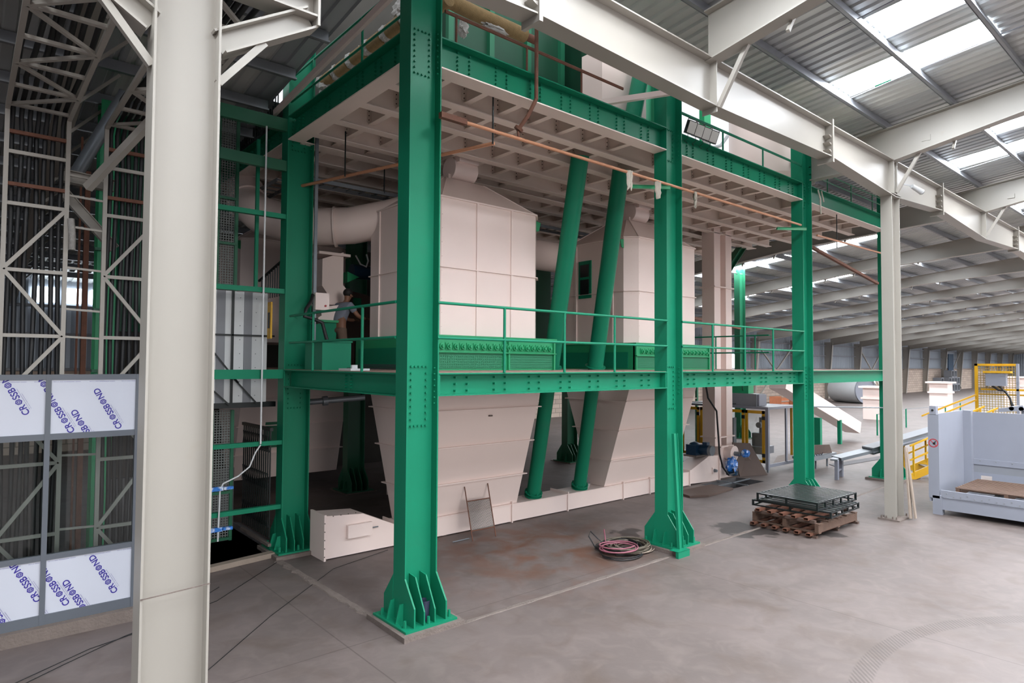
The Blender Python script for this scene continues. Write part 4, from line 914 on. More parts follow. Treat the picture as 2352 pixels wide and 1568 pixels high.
def nut(h):
    b = MB()
    for i in range(6):
        a0, a1 = math.pi/6+i*math.pi/3, math.pi/6+(i+1)*math.pi/3
        b.add([(h*.52*math.cos(a0), h*.52*math.sin(a0), 0), (h*.52*math.cos(a1), h*.52*math.sin(a1), 0), (h*.33*math.cos(a1), h*.33*math.sin(a1), 0), (h*.33*math.cos(a0), h*.33*math.sin(a0), 0)], [(0, 1, 2, 3)])
    for i in range(16):
        a0, a1 = i*math.pi/8, (i+1)*math.pi/8
        b.add([(h*.24*math.cos(a0), h*.24*math.sin(a0), 0), (h*.24*math.cos(a1), h*.24*math.sin(a1), 0), (h*.11*math.cos(a1), h*.11*math.sin(a1), 0), (h*.11*math.cos(a0), h*.11*math.sin(a0), 0)], [(0, 1, 2, 3)])
    return b
def word(h):
    # 'CROSSBOND' with nut-shaped letters O; returns list of verts, faces in 2D, reading +x
    vs, fs = [], []; x = 0
    def addm(V, F, dx, dy, sx=1):
        o = len(vs); vs.extend([(v[0]*sx+dx, v[1]+dy) for v in V]); fs.extend([tuple(i+o for i in f_) for f_ in F])
    for part in ('CR', 'O', 'SSB', 'O', 'ND'):
        if part == 'O':
            nb = nut(h); addm(nb.v, nb.f, x+h*.52, h*.5); x += h*1.1
        else:
            me = txt_mesh(part, h*1.38, h*.03); V = [tuple(v.co) for v in me.vertices]; F = [tuple(p.vertices) for p in me.polygons]; wmax = max(v[0] for v in V)
            addm(V, F, x, 0); x += wmax+h*.12
    return vs, fs, x
WV, WF, WL = word(.078)
sc = .64/WL; WV = [(v[0]*sc, v[1]) for v in WV]
def micro_print(n, h, seed):
    # print too small to read in the photograph: rows of tiny strokes
    rnd = random.Random(seed); V = []; F = []; x = 0
    for k in range(n):
        w = h*rnd.uniform(.3, .6)
        if rnd.random() > .16:
            o = len(V); V += [(x, 0, 0), (x+w, 0, 0), (x+w, h*.75, 0), (x, h*.75, 0)]; F.append((o, o+1, o+2, o+3))
        x += w+h*.22
    me = bpy.data.meshes.new('micro'); me.from_pydata(V, [], F); return me
SM = [micro_print(46, .010, 1), micro_print(40, .008, 2)]
def place(parent, rect, V, F, ox, oz, ang, m, name, y=PY-.0145):
    # rotate 2D drawing and clip it to the panel rectangle
    ca, sa = math.cos(ang), math.sin(ang); bm = bmesh.new()
    vv = [bm.verts.new((ox+v[0]*ca-v[1]*sa, y, oz+v[0]*sa+v[1]*ca)) for v in V]
    for q in F:
        try: bm.faces.new([vv[i] for i in q])
        except ValueError: pass
    for co, no in (((rect[0], 0, 0), (-1, 0, 0)), ((rect[1], 0, 0), (1, 0, 0)), ((0, 0, rect[2]), (0, 0, -1)), ((0, 0, rect[3]), (0, 0, 1))):
        bmesh.ops.bisect_plane(bm, geom=bm.verts[:]+bm.edges[:]+bm.faces[:], plane_co=co, plane_no=no, clear_outer=True)
    if not bm.faces: bm.free(); return
    off = ROOT[parent.name]; bmesh.ops.translate(bm, verts=bm.verts, vec=-off)
    me = bpy.data.meshes.new(name); bm.to_mesh(me); bm.free(); me.materials.append(M(m)); o = bpy.data.objects.new(name, me); COL.objects.link(o); o.parent = parent; ROOT[o.name] = off
def film(rect, starts):
    a, b, c, d = rect
    p = MB().box(a, b, PY-.012, PY+.01, c, d).build('film_panel', 'film', t, 'white film-covered panel with blue lettering')
    for ox, oz in starts:
        ang = math.radians(118)
        place(p, rect, WV, WF, ox, oz, ang, 'print_blue', 'lettering')
        for k, me in enumerate(SM):
            V = [tuple(v.co) for v in me.vertices]; F = [tuple(q.vertices) for q in me.polygons]
            d_ = .022+.018*k; place(p, rect, V, F, ox+d_*math.sin(ang)+.05*math.cos(ang), oz-d_*math.cos(ang)+.05*math.sin(ang), ang, 'print_grey', 'small_print')
    me = SM[0]; V = [tuple(v.co) for v in me.vertices]; F = [tuple(q.vertices) for q in me.polygons]
    for xx in (a+.02, a+.42, a+.8): place(p, rect, V, F, xx, (d-.03 if starts[0][1] < 3.3 else c+.03), 0, 'print_grey', 'edge_print')
film((-.09, .835, 2.64, 3.35), [(.68, 2.92), (1.05, 2.93), (.20, 2.75)])
film((.895, 1.87, 2.64, 3.35), [(1.17, 2.66), (1.72, 2.68), (1.47, 2.40), (.95, 2.30)])
film((1.93, 2.34, 2.64, 3.35), [(2.2, 2.7), (1.95, 2.9)])
film((-.09, .835, .30, 1.0), [(.58, .17), (.86, .50), (.25, .5)])
film((.895, 1.87, .30, 1.0), [(1.17, .38), (1.72, .42), (1.43, .15), (1.0, .10)])
film((1.93, 2.34, .30, 1.0), [(2.2, .5), (1.95, .3)])
film((-1.14, -.15, 2.64, 3.35), [(-.4, 2.7), (-.8, 2.8)]); film((-1.14, -.15, .30, 1.0), [(-.4, .4), (-.8, .5)])

# ---------------------------------------------------------------- cable ladders with black cables
RYY = 11.2; ZT = 7.1
def cable_rack(xl, xr, label, zig, left_vis=True):
    t = thing('cable_ladder', label, 'cable ladder', ((xl+xr)/2, RYY, 0), 'white cable ladders')
    s = .055
    for x in (xl, xr):
        MB().box(x-s/2, x+s/2, RYY-s/2, RYY+s/2, 0, ZT).build('rail', 'offwhite_steel', t)
        MB().box(x-s/2, x+s/2, 6.05, RYY+s/2, ZT-s/2, ZT+s/2).build('rail', 'offwhite_steel', t)
    zz = [5.78, 4.86, 3.95, 3.15, 2.15, 1.15, 6.5]
    for z in zz: MB().bar((xl, RYY, z), (xr, RYY, z), .04, .05).build('rung', 'offwhite_steel', t)
    for z in (6.05, 6.78): MB().bar((xl, RYY, z), (xr, RYY, z), .05, .05).build('rung', 'rusty_steel', t, 'rusty crossbar')
    for i, (z0, z1) in enumerate(zip([5.78, 4.86, 3.95, 3.05, 2.15, 1.15], [4.86, 3.95, 3.05, 2.15, 1.15, .2])):
        a, b = (xr, xl) if (i % 2 == 0) == zig else (xl, xr)
        MB().bar((a, RYY-.01, z0), (b, RYY-.01, z1), .04, .05).build('diagonal', 'offwhite_steel', t)
    yy = [11.0, 10.2, 9.4, 8.6, 7.8, 7.0, 6.2]
    for i, y in enumerate(yy):
        MB().bar((xl, y, ZT), (xr, y, ZT), .06, .04).build('rung', 'offwhite_steel', t)
        if i < 6:
            a, b = (xl, xr) if i % 2 == 0 else (xr, xl); MB().bar((a, y, ZT-.01), (b, yy[i+1], ZT-.01), .045, .04).build('diagonal', 'offwhite_steel', t)
    return t
def cable_run(xl, xr, n, labl, seed):
    rnd = random.Random(seed)
    for k in range(n):
        x = xl+.06+(xr-xl-.12)*k/(n-1); pts = []; w = rnd.uniform(0, 6)
        for z in [0.02, .8, 1.6, 2.4, 3.2, 4.0, 4.8, 5.6, 6.3, 6.75]: pts.append((x+.018*math.sin(z*1.3+w), RYY+.11+.02*math.sin(z+w), z))
        pts += [(x, RYY+.06, 7.02), (x, RYY-.12, 7.18), (x+.01, RYY-.5, 7.22)]
        for y in (10.2, 9.2, 8.2, 7.2, 6.6, 6.05): pts.append((x+.03*math.sin(y*1.1+w), y, 7.22+.015*math.sin(y*2+w)))
        MB().tube(pts, .03, 8).build('power_cable', 'black_rubber', None, 'thick black cable in the %s, %s from the left' % (labl, ORD[k]), 'cable', 'black cables in the ladders')
cable_rack(.375, 1.08, 'white steel cable ladder at the far left, bending overhead', True)
cable_rack(1.55, 2.25, 'white steel cable ladder half hidden by the white column', True)
cable_run(.375, 1.08, 7, 'left ladder', 1); cable_run(1.55, 2.25, 8, 'ladder behind the white column', 2)
t = thing('ladder_tie', 'thin white horizontal tubes joining the two cable ladders', 'tie bars', (1.31, RYY, 1))
for z in (6.3, 6.0, 5.55, 4.95, 4.35, 3.95, 3.4, 3.0, 2.25, 1.2, .5): MB().bar((1.08, RYY, z), (1.55, RYY, z-.02), .03, .03).build('tube', 'offwhite_steel', t)
MB().ibeam((1.0, 11.5, 6.35), (1.7, 11.5, 6.3), .18, .15, .012).build('cross_beam', 'offwhite_steel', t)
MB().ibeam((1.05, 11.6, 6.15), (1.75, 11.6, 5.35), .14, .12, .012).build('diagonal_beam', 'offwhite_steel', t)
t = thing('ladder_strut', 'white angled strut rising from between the cable ladders to the column', 'strut', (1.2, 10.8, 6.1))
MB().bar((1.3, 11.0, 6.1), (2.1, 10.0, 7.25), .1, .1).build('strut', 'offwhite_steel', t)
MB().tube([(1.13, 11.15, 5.65), (1.15, 11.12, 5.4), (1.15, 11.12, 5.2)], .045, 8).build('plastic_sleeve', 'foil', None, 'clear plastic sleeve hanging between the cable ladders', 'wrapping')
# green column and rusty posts behind ladders
t = thing('green_post', 'bright green post behind the cable ladders', 'post', (2.0, 13.7, 0)); MB().ibeam((1.95, 13.9, 0), (1.95, 13.9, 8.4), .4, .3, .02, (0, 1, 0)).build('shaft', 'green_bright_paint', t)
bkt = MB()
for z in (2.3, 3.4, 4.5, 5.6, 6.7): bkt.box(1.75, 1.85, 13.6, 13.72, z, z+.05)
bkt.build('step_cleats', 'green_dark_paint', t)
t = thing('rusty_post', 'rusty steel post standing beside the bright green post', 'post', (1.6, 13.7, 0)); MB().box(1.58, 1.66, 13.6, 13.7, 0, 7.0).build('shaft', 'rusty_steel', t); MB().box(1.50, 1.53, 13.6, 13.66, 0, 7.6).build('rod', 'rusty_steel', t)
t = thing('green_panel_wall', 'tall green sheet-metal casing high behind the cable ladders', 'casing', (2.6, 15, 4)); MB().box(2.2, 3.3, 14.9, 15.2, 4.2, 9.0).build('casing', 'green_dark_paint', t); MB().box(2.3, 2.34, 14.8, 14.9, 4.2, 9).build('rib', 'green_paint', t)
# wrapped lamp and pipe up there
t = thing('grey_duct', 'sloping grey round duct behind the left cable ladder', 'duct', (1.3, 12.3, 6)); MB().cyl((1.95, 12.3, 8.1), (1.3, 12.5, 6.6), .1, n=20).build('duct', 'grey_steel', t)

# ---------------------------------------------------------------- hoist shaft between white column and left green column
FY = 12.1
for z0, z1, lab in ((8.02, 8.26, 'topmost green beam left of the left green column'), (7.25, 7.45, 'green beam below the topmost one, left of the left column'), (6.33, 6.42, 'thin green bar above the shaft, beside the white conduit'), (4.90, 4.99, 'thin green bar just above the grey-striped door panels'), (3.29, 3.46, 'green beam crossing in front of the grey-striped panels'), (2.05, 2.13, 'thin green bar below the striped panels, conduit ending on it'), (.85, .93, 'lowest thin green bar above the open pit')):
    MB().box(2.3, 4.61, FY-.05, FY+.05, z0, z1).build('shaft_beam', 'green_dark_paint' if z0 > 7 else 'green_paint', None, lab, 'beam', 'green bars across the hoist shaft')
t = thing('shaft_door', 'white door panels with grey vertical stripes behind the green bars', 'door', (3.9, 12.85, 2.82))
MB().box(2.4, 4.57, 12.82, 12.86, 2.82, 4.96).build('panel', 'white_plastic', t)
for x in (2.7, 3.17, 3.62, 4.12): MB().box(x, x+.15, 12.80, 12.825, 2.82, 4.96).build('stripe', 'mid_grey_paint', t)
bolts(t, [(x+.03, 12.82, 2.95+i*.27) for x in (3.5, 4.02, 4.32) for i in range(8)], '-y', 'mid_grey_paint', .01, .01)
for x in (3.42, 3.88): MB().box(x, x+.04, 12.76, 12.8, 2.82, 4.96).build('seam', 'black_paint', t)
MB().box(2.4, 4.7, 12.76, 12.8, 4.10, 4.13).build('cross_bar', 'black_paint', t)
MB().box(2.4, 4.75, 12.78, 12.9, 2.72, 2.82).build('threshold', 'black_paint', t)
MB().bar((3.45, 12.7, 3.9), (4.0, 12.7, 3.2), .015, .03).bar((3.9, 12.7, 3.3), (4.35, 12.7, 2.8), .015, .03).bar((3.3, 12.7, 3.3), (3.85, 12.7, 2.78), .015, .03).build('tie_rod', 'black_paint', t)
t = thing('warning_sign', 'yellow hexagonal warning panel beside the striped door', 'sign', (4.5, 12.4, 4)); MB().box(4.44, 4.47, 12.28, 12.46, 4.05, 4.75).build('panel', 'yellow_paint', t); MB().box(4.425, 4.44, 12.33, 12.4, 4.25, 4.55).build('mark', 'black_paint', t)
def mesh_strip(x0, x1, z0, z1, lab):
    t = thing('mesh_tower', lab, 'mesh panel', ((x0+x1)/2, 13.3, z0))
    MB().box(x0, x1, 13.3, 13.31, z0, z1).build('mesh', 'wire_mesh_grey', t)
    for x in (x0-.05, x1): MB().box(x, x+.06, 13.25, 13.35, z0, z1).build('post', 'green_dark_paint', t)
    for z in [z0+.02+k*.9 for k in range(int((z1-z0)/.9)+1)]: MB().box(x0-.05, x1+.05, 13.24, 13.34, z, z+.05).build('cross_bar', 'green_dark_paint', t)
mesh_strip(3.75, 4.05, 5.0, 8.45, 'wire mesh strip with dark green posts rising above the striped door')
mesh_strip(3.72, 4.05, 0.1, 2.65, 'wire mesh strip with dark green posts below the striped door')
MB().box(4.2, 4.26, 12.5, 12.56, 5.0, 7.9).build('green_upright', 'green_paint', None, 'slim green upright right of the upper wire mesh strip', 'post')
MB().cyl((4.19, 11.98, 2.1), (4.19, 11.98, 8.0), .017, n=10).build('white_conduit', 'white_plastic', None, 'white vertical conduit pipe in front of the hoist shaft', 'conduit')
MB().tube([(4.19, 11.98, 2.08), (4.1, 11.98, 1.95), (4.0, 11.98, 1.7), (3.8, 11.98, 1.55), (3.55, 11.98, 1.45), (3.5, 11.98, 1.35), (3.49, 11.98, .9), (3.48, 11.98, .45)], .014, 8).build('white_hose', 'white_plastic', None, 'white flexible hose curving down from the conduit to blue clamps', 'hose')
for z, w in ((1.33, 'upper'), (.62, 'lower')):
    t = thing('blue_clamp', '%s blue clamp bar holding the white hose' % w, 'clamp', (3.4, 11.98, z), 'blue clamps on the white hose'); MB().box(3.2, 3.55, 11.96, 12.02, z, z+.07).build('body', 'blue_plastic', t); MB().box(3.56, 3.72, 11.95, 12.03, z+.01, z+.06).build('end', 'blue_plastic', t)
# accordion gate and wire cage
t = thing('folding_gate', 'black accordion shaft gate beside the left green column', 'gate', (4.45, 12.9, .2))
gt = MB()
for i in range(14): gt.bar((4.45, 12.2+i*.115, .3), (4.45, 12.2+i*.115, 2.3), .02, .03)
gt.build('pickets', 'black_paint', t)
lt = MB()
for i in range(13):
    for z in (.5, 1.2, 1.9): lt.bar((4.43, 12.2+i*.115, z), (4.43, 12.315+i*.115, z+.3), .006, .02).bar((4.42, 12.2+i*.115, z+.3), (4.42, 12.315+i*.115, z), .006, .02)
lt.build('lattice', 'black_paint', t)
MB().box(4.42, 4.48, 12.15, 13.75, .15, .2).build('bottom_track', 'kerb_concrete', t); MB().box(4.42, 4.48, 12.15, 13.75, 2.3, 2.36).build('top_track', 'black_paint', t)
t = thing('upper_folding_gate', 'black railing of close bars high left of the left green column', 'railing', (4.6, 14, 8.31))
gt = MB()
for i in range(24): gt.bar((4.62, 12.6+i*.14, 8.33), (4.62, 12.6+i*.14, 9.3), .02, .02)
gt.build('bars', 'black_paint', t); MB().box(4.6, 4.64, 12.5, 16, 8.31, 8.36).build('bottom_rail', 'black_paint', t); MB().box(4.6, 4.64, 12.5, 16, 9.3, 9.34).build('top_rail', 'black_paint', t)
t = thing('mid_railing', 'small black sloping railing behind the white conduit', 'railing', (4.9, 13.5, 4.9))
gt = MB()
for i in range(12): gt.bar((4.9, 12.7+i*.13, 4.95), (4.9, 12.7+i*.13, 5.75-i*.03), .02, .02)
gt.bar((4.9, 12.6, 5.75), (4.9, 14.3, 5.38), .04, .04).build('bars', 'black_paint', t)
MB().bar((3.2, 11.8, .05), (4.66, 12.02, .05), .16, .09).build('timber_beam', 'pale_wood', None, 'weathered pale timber lying along the edge of the open pit', 'timber')
struct('trim_4', MB().box(1.9, 4.55, 14.6, 14.7, -1.6, 1.3).box(4.55, 4.65, 12.35, 14.6, -1.6, .12), 'pit_concrete')
# red and blue fittings on column
t = thing('junction_box', 'small beige junction box with red button on the left green column', 'box', (5.2, 11.95, 4.65)); MB().box(5.14, 5.42, 11.85, 11.95, 4.62, 4.95).build('box', 'beige_paint', t); MB().cyl((5.34, 11.85, 4.7), (5.34, 11.83, 4.7), .02, n=10).build('button', 'sign_red', t)
MB().box(5.13, 5.19, 11.93, 11.97, 3.5, 8.0).build('wall_conduit', 'grey_steel', None, 'thin grey conduit running up the side of the left green column', 'conduit')
MB().tube([(5.1, 11.9, 4.9), (5.0, 11.75, 4.75), (4.85, 11.6, 4.6), (4.8, 11.55, 4.45), (4.95, 11.55, 4.42), (5.15, 11.55, 4.35), (5.2, 11.5, 4.1), (5.25, 11.5, 3.95)], .035, 8).build('black_hose', 'black_rubber', None, 'thick black hose looping from the left column down to the green cabinet', 'hose')
t = thing('green_cabinet', 'plain green steel cabinet on the deck by the left column', 'cabinet', (5.0, 11.2, 3.465)); MB().box(4.8, 5.35, 10.75, 11.5, 3.465, 3.98).build('body', 'green_paint', t); MB().box(4.78, 5.37, 10.73, 11.52, 3.96, 3.985).build('lid', 'green_paint', t)
MB().box(4.9, 5.25, 9.85, 10.3, 3.465, 3.5).box(4.95, 5.0, 9.9, 9.95, 3.5, 3.56).box(5.05, 5.1, 10.0, 10.1, 3.5, 3.56).build('foam_packing', 'white_plastic', None, 'white foam packing piece lying on the deck edge', 'packing')
for k in range(3): MB().bar((5.2+k*.1, 10.5, 3.5+.03*k), (5.6+k*.2, 9.0, 3.5+.03*k), .12, .02).build('black_sheet', 'black_rubber', None, ['lowest', 'middle', 'topmost'][k]+' black sheet of the pile on the deck beside the foam', 'sheet', 'black sheets on the deck')

# ---------------------------------------------------------------- ducts and processing gear behind the hoppers
t = thing('exhaust_duct', 'wide beige round duct sweeping from the left into the near hopper', 'duct', (5.5, 13, 6.1))
MB().tube([(4.9, 15.3, 7.6), (4.75, 14.7, 7.15), (4.85, 14.1, 6.8), (5.3, 13.6, 6.6), (5.8, 13.3, 6.55), (6.4, 12.9, 6.6), (7.0, 12.3, 6.75), (7.4, 12.0, 6.9)], .40, 24).build('duct', 'beige_paint', t)
for p, q in (((5.3, 13.6, 6.6), (.77, -.5, 0)), ((6.1, 13.1, 6.56), (.8, -.5, .05)), ((4.75, 14.7, 7.15), (0, -.75, -.5))):
    d = Vector(q).normalized(); MB().cyl(Vector(p)-d*.02, Vector(p)+d*.02, .44, n=24).build('flange_ring', 'beige_paint', t)
t = thing('exhaust_duct', 'wide dim beige round duct between the two hoppers', 'duct', (11, 12.8, 6.2))
MB().cyl((9.6, 12.9, 6.6), (13.2, 12.9, 6.6), .42, n=24).build('duct', 'beige_paint', t)
MB().cyl((11.0, 12.9, 6.6), (11.05, 12.9, 6.6), .46, n=24).build('flange_ring', 'beige_paint', t)
t = thing('inlet_spout', 'angular beige spout with flanges hanging behind the left handrail', 'spout', (6.1, 13.6, 4.9))
MB().prism([(6.0, 5.9), (6.5, 6.1), (6.5, 5.35), (6.7, 5.15), (6.6, 4.95), (6.1, 4.85), (6.15, 5.1), (6.0, 5.3)], 'y', 13.5, 14.1).build('chute', 'beige_paint', t)
MB().box(5.9, 6.65, 13.45, 14.15, 6.0, 6.06).build('flange', 'beige_paint', t); MB().box(6.0, 6.7, 13.4, 14.1, 4.88, 4.93).build('flange', 'beige_paint', t)
t = thing('feeder_box', 'beige folded hood box left of the working person', 'hood', (5.9, 13.0, 4.3)); MB().prism([(5.75, 4.78), (6.2, 4.85), (6.2, 4.6), (6.25, 4.55), (6.2, 4.3), (5.75, 4.25), (5.7, 4.55), (5.78, 4.6)], 'y', 13.0, 13.4).build('hood', 'beige_paint', t)
t = thing('drive_motor', 'dark motor with pale cable loop beneath the wide duct', 'motor', (7.0, 13.8, 5.6)); MB().cyl((6.9, 13.9, 5.75), (7.5, 13.9, 5.75), .17, n=18).build('housing', 'blue_motor_paint', t); MB().prism([(6.7, 5.7), (7.0, 5.6), (6.7, 5.45)], 'y', 13.7, 14.0).build('bracket', 'green_bright_paint', t)
MB().tube([(6.9, 13.7, 6.1), (7.0, 13.65, 5.9), (7.15, 13.65, 5.85), (7.2, 13.65, 6.0), (7.15, 13.65, 6.15)], .02, 6).build('cable', 'white_plastic', t)
t = thing('mill_housing', 'dark brown polygonal machine housing behind the person', 'machine', (7, 15, 3.46)); MB().prism([(6.4, 3.465), (8.2, 3.465), (8.2, 4.9), (7.7, 5.3), (7.0, 5.4), (6.4, 5.0)], 'y', 14.6, 15.6).build('housing', 'brown_board', t); MB().box(7.3, 7.5, 14.56, 14.6, 5.0, 5.2).build('hatch', 'green_paint', t)
t = thing('control_desk', 'green sloping control desk on the deck left of the person', 'desk', (5.7, 12.6, 3.465)); MB().prism([(5.5, 3.465), (6.0, 3.465), (6.1, 4.5), (5.6, 4.4)], 'y', 12.9, 13.3).build('body', 'green_paint', t); MB().box(5.5, 6.15, 12.85, 13.35, 4.45, 4.5).build('top', 'green_bright_paint', t)
for k, (x, y, z0, z1, w, lab) in enumerate(((13.0, 14.8, 3.47, 7.2, 1.6, 'dark green filter casing behind the farther hopper'), (10.0, 15.3, 3.47, 6.3, 1.2, 'dark green casing low between the hoppers'))):
    t = thing('filter_casing', lab, 'machine', (x, y, z0)); MB().box(x-w/2, x+w/2, y-.5, y+.5, z0, z1).build('casing', 'green_dark_paint', t); MB().box(x-w/2-.03, x+w/2+.03, y-.53, y+.53, z1-.5, z1-.45).build('flange', 'green_dark_paint', t)
# stairs far between hoppers
t = thing('steel_stair', 'dark green steel stair seen between the first hopper and pipe', 'stair', (11.5, 16, 3.5))
for i in range(12): MB().box(11.6+i*.18, 11.85+i*.18, 15.6, 16.3, 3.6+i*.2, 3.63+i*.2).build('tread', 'mesh_grey', t)
MB().bar((11.5, 15.6, 3.55), (13.7, 15.6, 5.95), .04, .2).build('stringer', 'green_dark_paint', t); MB().bar((11.5, 15.6, 4.5), (13.7, 15.6, 6.9), .04, .05).build('handrail', 'green_dark_paint', t)
# head shelf under the upper floor: cable trays
for k, (p, q, lab) in enumerate((((5.0, 12.6, 7.3), (9.5, 12.6, 7.3), 'galvanised cable tray hung under the upper floor, left part'), ((9.8, 13.2, 7.45), (16, 13.2, 7.45), 'galvanised cable tray hung under the upper floor behind the pipes'), ((5.2, 13.6, 7.5), (5.2, 16.8, 7.5), 'galvanised cable tray running back from the left column'))):
    t = thing('cable_tray', lab, 'cable tray', p, 'cable trays'); d = Vector(q)-Vector(p); s = Vector((-d.y, d.x, 0)).normalized()*.2
    MB().bar(Vector(p)+s, Vector(q)+s, .02, .08).build('side_rail', 'grey_steel', t); MB().bar(Vector(p)-s, Vector(q)-s, .02, .08).build('side_rail', 'grey_steel', t)
    rg = MB(); n = int(d.length/.3)
    for i in range(n): c_ = Vector(p)+d*(i/n); rg.bar(c_-s, c_+s, .03, .02)
    rg.build('rungs', 'grey_steel', t)
for k, (x, y, z, zb) in enumerate(((6.33, 7.9, 7.9, 7.1), (5.3, 11.0, 7.9, 7.05), (18.6, 7.7, 7.9, 6.9), (6.9, 12.4, 7.9, 7.3))):
    MB().cyl((x, y, zb), (x, y, z), .014, n=8).build('hanger_rod', 'black_paint', None, ['black hanger rod holding the copper coloured pipe near the corner column', 'black hanger rod left of the corner column', 'black hanger rod beyond the third green column', 'black hanger rod over the wide duct'][k], 'rod', 'black hanger rods')
# copper pipe line
t = thing('copper_pipe', 'long copper coloured pipe slung under the front girder', 'pipe', (10, 7.5, 7.1))
MB().cyl((5.45, 7.5, 7.12), (16.0, 7.5, 7.14), .027, n=12).build('pipe', 'copper_pipe', t); MB().box(5.05, 5.5, 7.46, 7.54, 7.08, 7.16).build('sleeve', 'rusty_steel', t)
MB().cyl((16.9, 7.5, 7.0), (22, 7.5, 7.05), .027, n=12).build('pipe', 'copper_pipe', t)
MB().cyl((4.9, 12.3, 7.05), (6.6, 8.2, 7.25), .03, n=10).build('diagonal_pipe', 'copper_pipe', None, 'tan pipe crossing behind the corner column under the floor', 'pipe')
for x, lab in ((10.2, 'green angle bracket carrying the pipe on the middle column'), (16.0, 'green angle bracket carrying the pipe on the third column')):
    MB().bar((x-.35, 7.95, 7.07), (x+.28, 7.5, 7.07), .06, .06).bar((x-.35, 7.95, 7.10), (x+.28, 7.5, 7.10), .09, .008).build('pipe_bracket', 'green_bright_paint', None, lab, 'bracket', 'pipe brackets')
t = thing('drop_pipe', 'rusty drop pipe bending under the front girder to the copper pipe', 'pipe', (6.9, 7.5, 7.2))
MB().tube([(6.9, 7.5, 9.6), (6.9, 7.5, 8.9), (6.9, 7.5, 7.85)], .032, 10).build('upper_pipe', 'rusty_steel', t); MB().tube([(6.9, 7.5, 7.86), (6.82, 7.6, 7.6), (6.72, 7.7, 7.4)], .032, 10).build('lower_pipe', 'rusty_steel', t)
MB().cyl((6.70, 7.72, 7.36), (6.72, 7.70, 7.40), .075, n=14).build('flange', 'rusty_steel', t); MB().tube([(6.7, 7.72, 7.36), (6.62, 7.6, 7.16)], .02, 8).build('stub', 'rusty_steel', t)
def rag(c, w, h, seed, lab):
    rnd = random.Random(seed); b = MB(); nx, nz = 6, 6; vs = []
    for j in range(nz+1):
        for i in range(nx+1):
            s = i/nx-.5; vs.append((c[0]+s*w*(1-.3*j/nz)+rnd.uniform(-.015, .015), c[1]+.03*math.sin(i*2.2+seed)+rnd.uniform(-.01, .01), c[2]-h*j/nz*(1+.25*math.sin(i*1.7+seed))))
    b.add(vs, [(j*(nx+1)+i, j*(nx+1)+i+1, (j+1)*(nx+1)+i+1, (j+1)*(nx+1)+i) for j in range(nz) for i in range(nx)], True)
    b.add([(v[0], v[1]+.012, v[2]) for v in vs], [(j*(nx+1)+i+nx+1, (j+1)*(nx+1)+i+1, j*(nx+1)+i+1, j*(nx+1)+i) for j in range(nz) for i in range(nx)], True)
    return b.build('rag', 'cloth', None, lab, 'rag', 'rags hanging from the pipe')
rag((9.22, 7.46, 7.15), .14, .3, 1, 'pale rag hanging from the copper pipe over the second slanted pipe'); rag((10.05, 7.44, 7.1), .16, .28, 2, 'patterned rag hanging on the bracket of the middle column'); rag((11.3, 7.46, 7.13), .05, .28, 3, 'thin tan rag tied to the pipe right of the middle column')
MB().tube([(17.1, 7.55, 8.25), (17.12, 7.5, 8.0), (17.15, 7.5, 7.6)], .02, 6).tube([(17.3, 7.55, 8.25), (17.32, 7.5, 7.95)], .02, 6).build('torn_strip', 'cloth', None, 'torn white strip dangling from the upper rail past the third column', 'strip')
MB().bar((16.9, 7.7, 6.75), (21.5, 7.7, 6.15), .08, .07).build('rusty_angle', 'rusty_steel', None, 'rusty angle bar sloping down right of the third column', 'bar')
MB().bar((19.6, 16.6, 6.1), (28.9, 16.6, 5.4), .12, .12).build('rusty_angle', 'rusty_steel', None, 'dark rusty bar running to the far rear green column', 'bar')
t = thing('green_brace', 'thick green diagonal brace under the upper floor near the elevator', 'brace', (19.5, 12.4, 6.5)); MB().ibeam((19.6, 12.3, 6.1), (22.0, 12.3, 8.3), .24, .24).build('brace', 'green_dark_paint', t)
MB().cyl((16.8, 7.74, 2.52), (22.05, 7.74, 2.28), .018, n=8).build('tie_bar', 'grey_steel', None, 'thin grey tie bar between the third and fourth green columns', 'bar'); MB().cyl((17.9, 12.16, 2.4), (20.4, 11.9, 2.25), .018, n=8).build('tie_bar', 'black_paint', None, 'thin black bar passing behind the elevator legs', 'bar')
MB().tube([(5.1, 13.0, 2.75), (6.6, 12.6, 2.85)], .06, 12).cyl((5.75, 12.82, 2.79), (5.85, 12.8, 2.8), .1).build('low_pipe', 'grey_steel', None, 'dusty grey pipe under the deck left of the near hopper', 'pipe')
t = thing('rear_conveyor', 'low dim beige conveyor box behind the near hopper', 'conveyor', (9.5, 15, 0)); MB().box(8.9, 12.8, 15.0, 15.6, .3, .95).build('trough', 'beige_paint', t); MB().box(8.9, 9.0, 14.95, 15.65, 0, 1.0).box(10.2, 10.8, 15.0, 15.6, 0, .3).build('end_plate', 'beige_paint', t)

# ---------------------------------------------------------------- upper storey machinery
t = thing('green_press', 'large dark green machine casing above the front girder', 'machine', (8.4, 10.6, 8.325))
MB().box(6.9, 9.9, 10.0, 11.4, 8.325, 11.0).build('casing', 'green_deep', t)
for x in (6.9, 7.9, 8.9, 9.9): MB().box(x-.06, x+.06, 9.9, 10.0, 8.325, 11).build('rib', 'green_dark_paint', t)
for x in (7.05, 8.05, 9.05): MB().box(x, x+.7, 9.96, 10.0, 8.5, 9.6).build('door', 'green_deep', t)

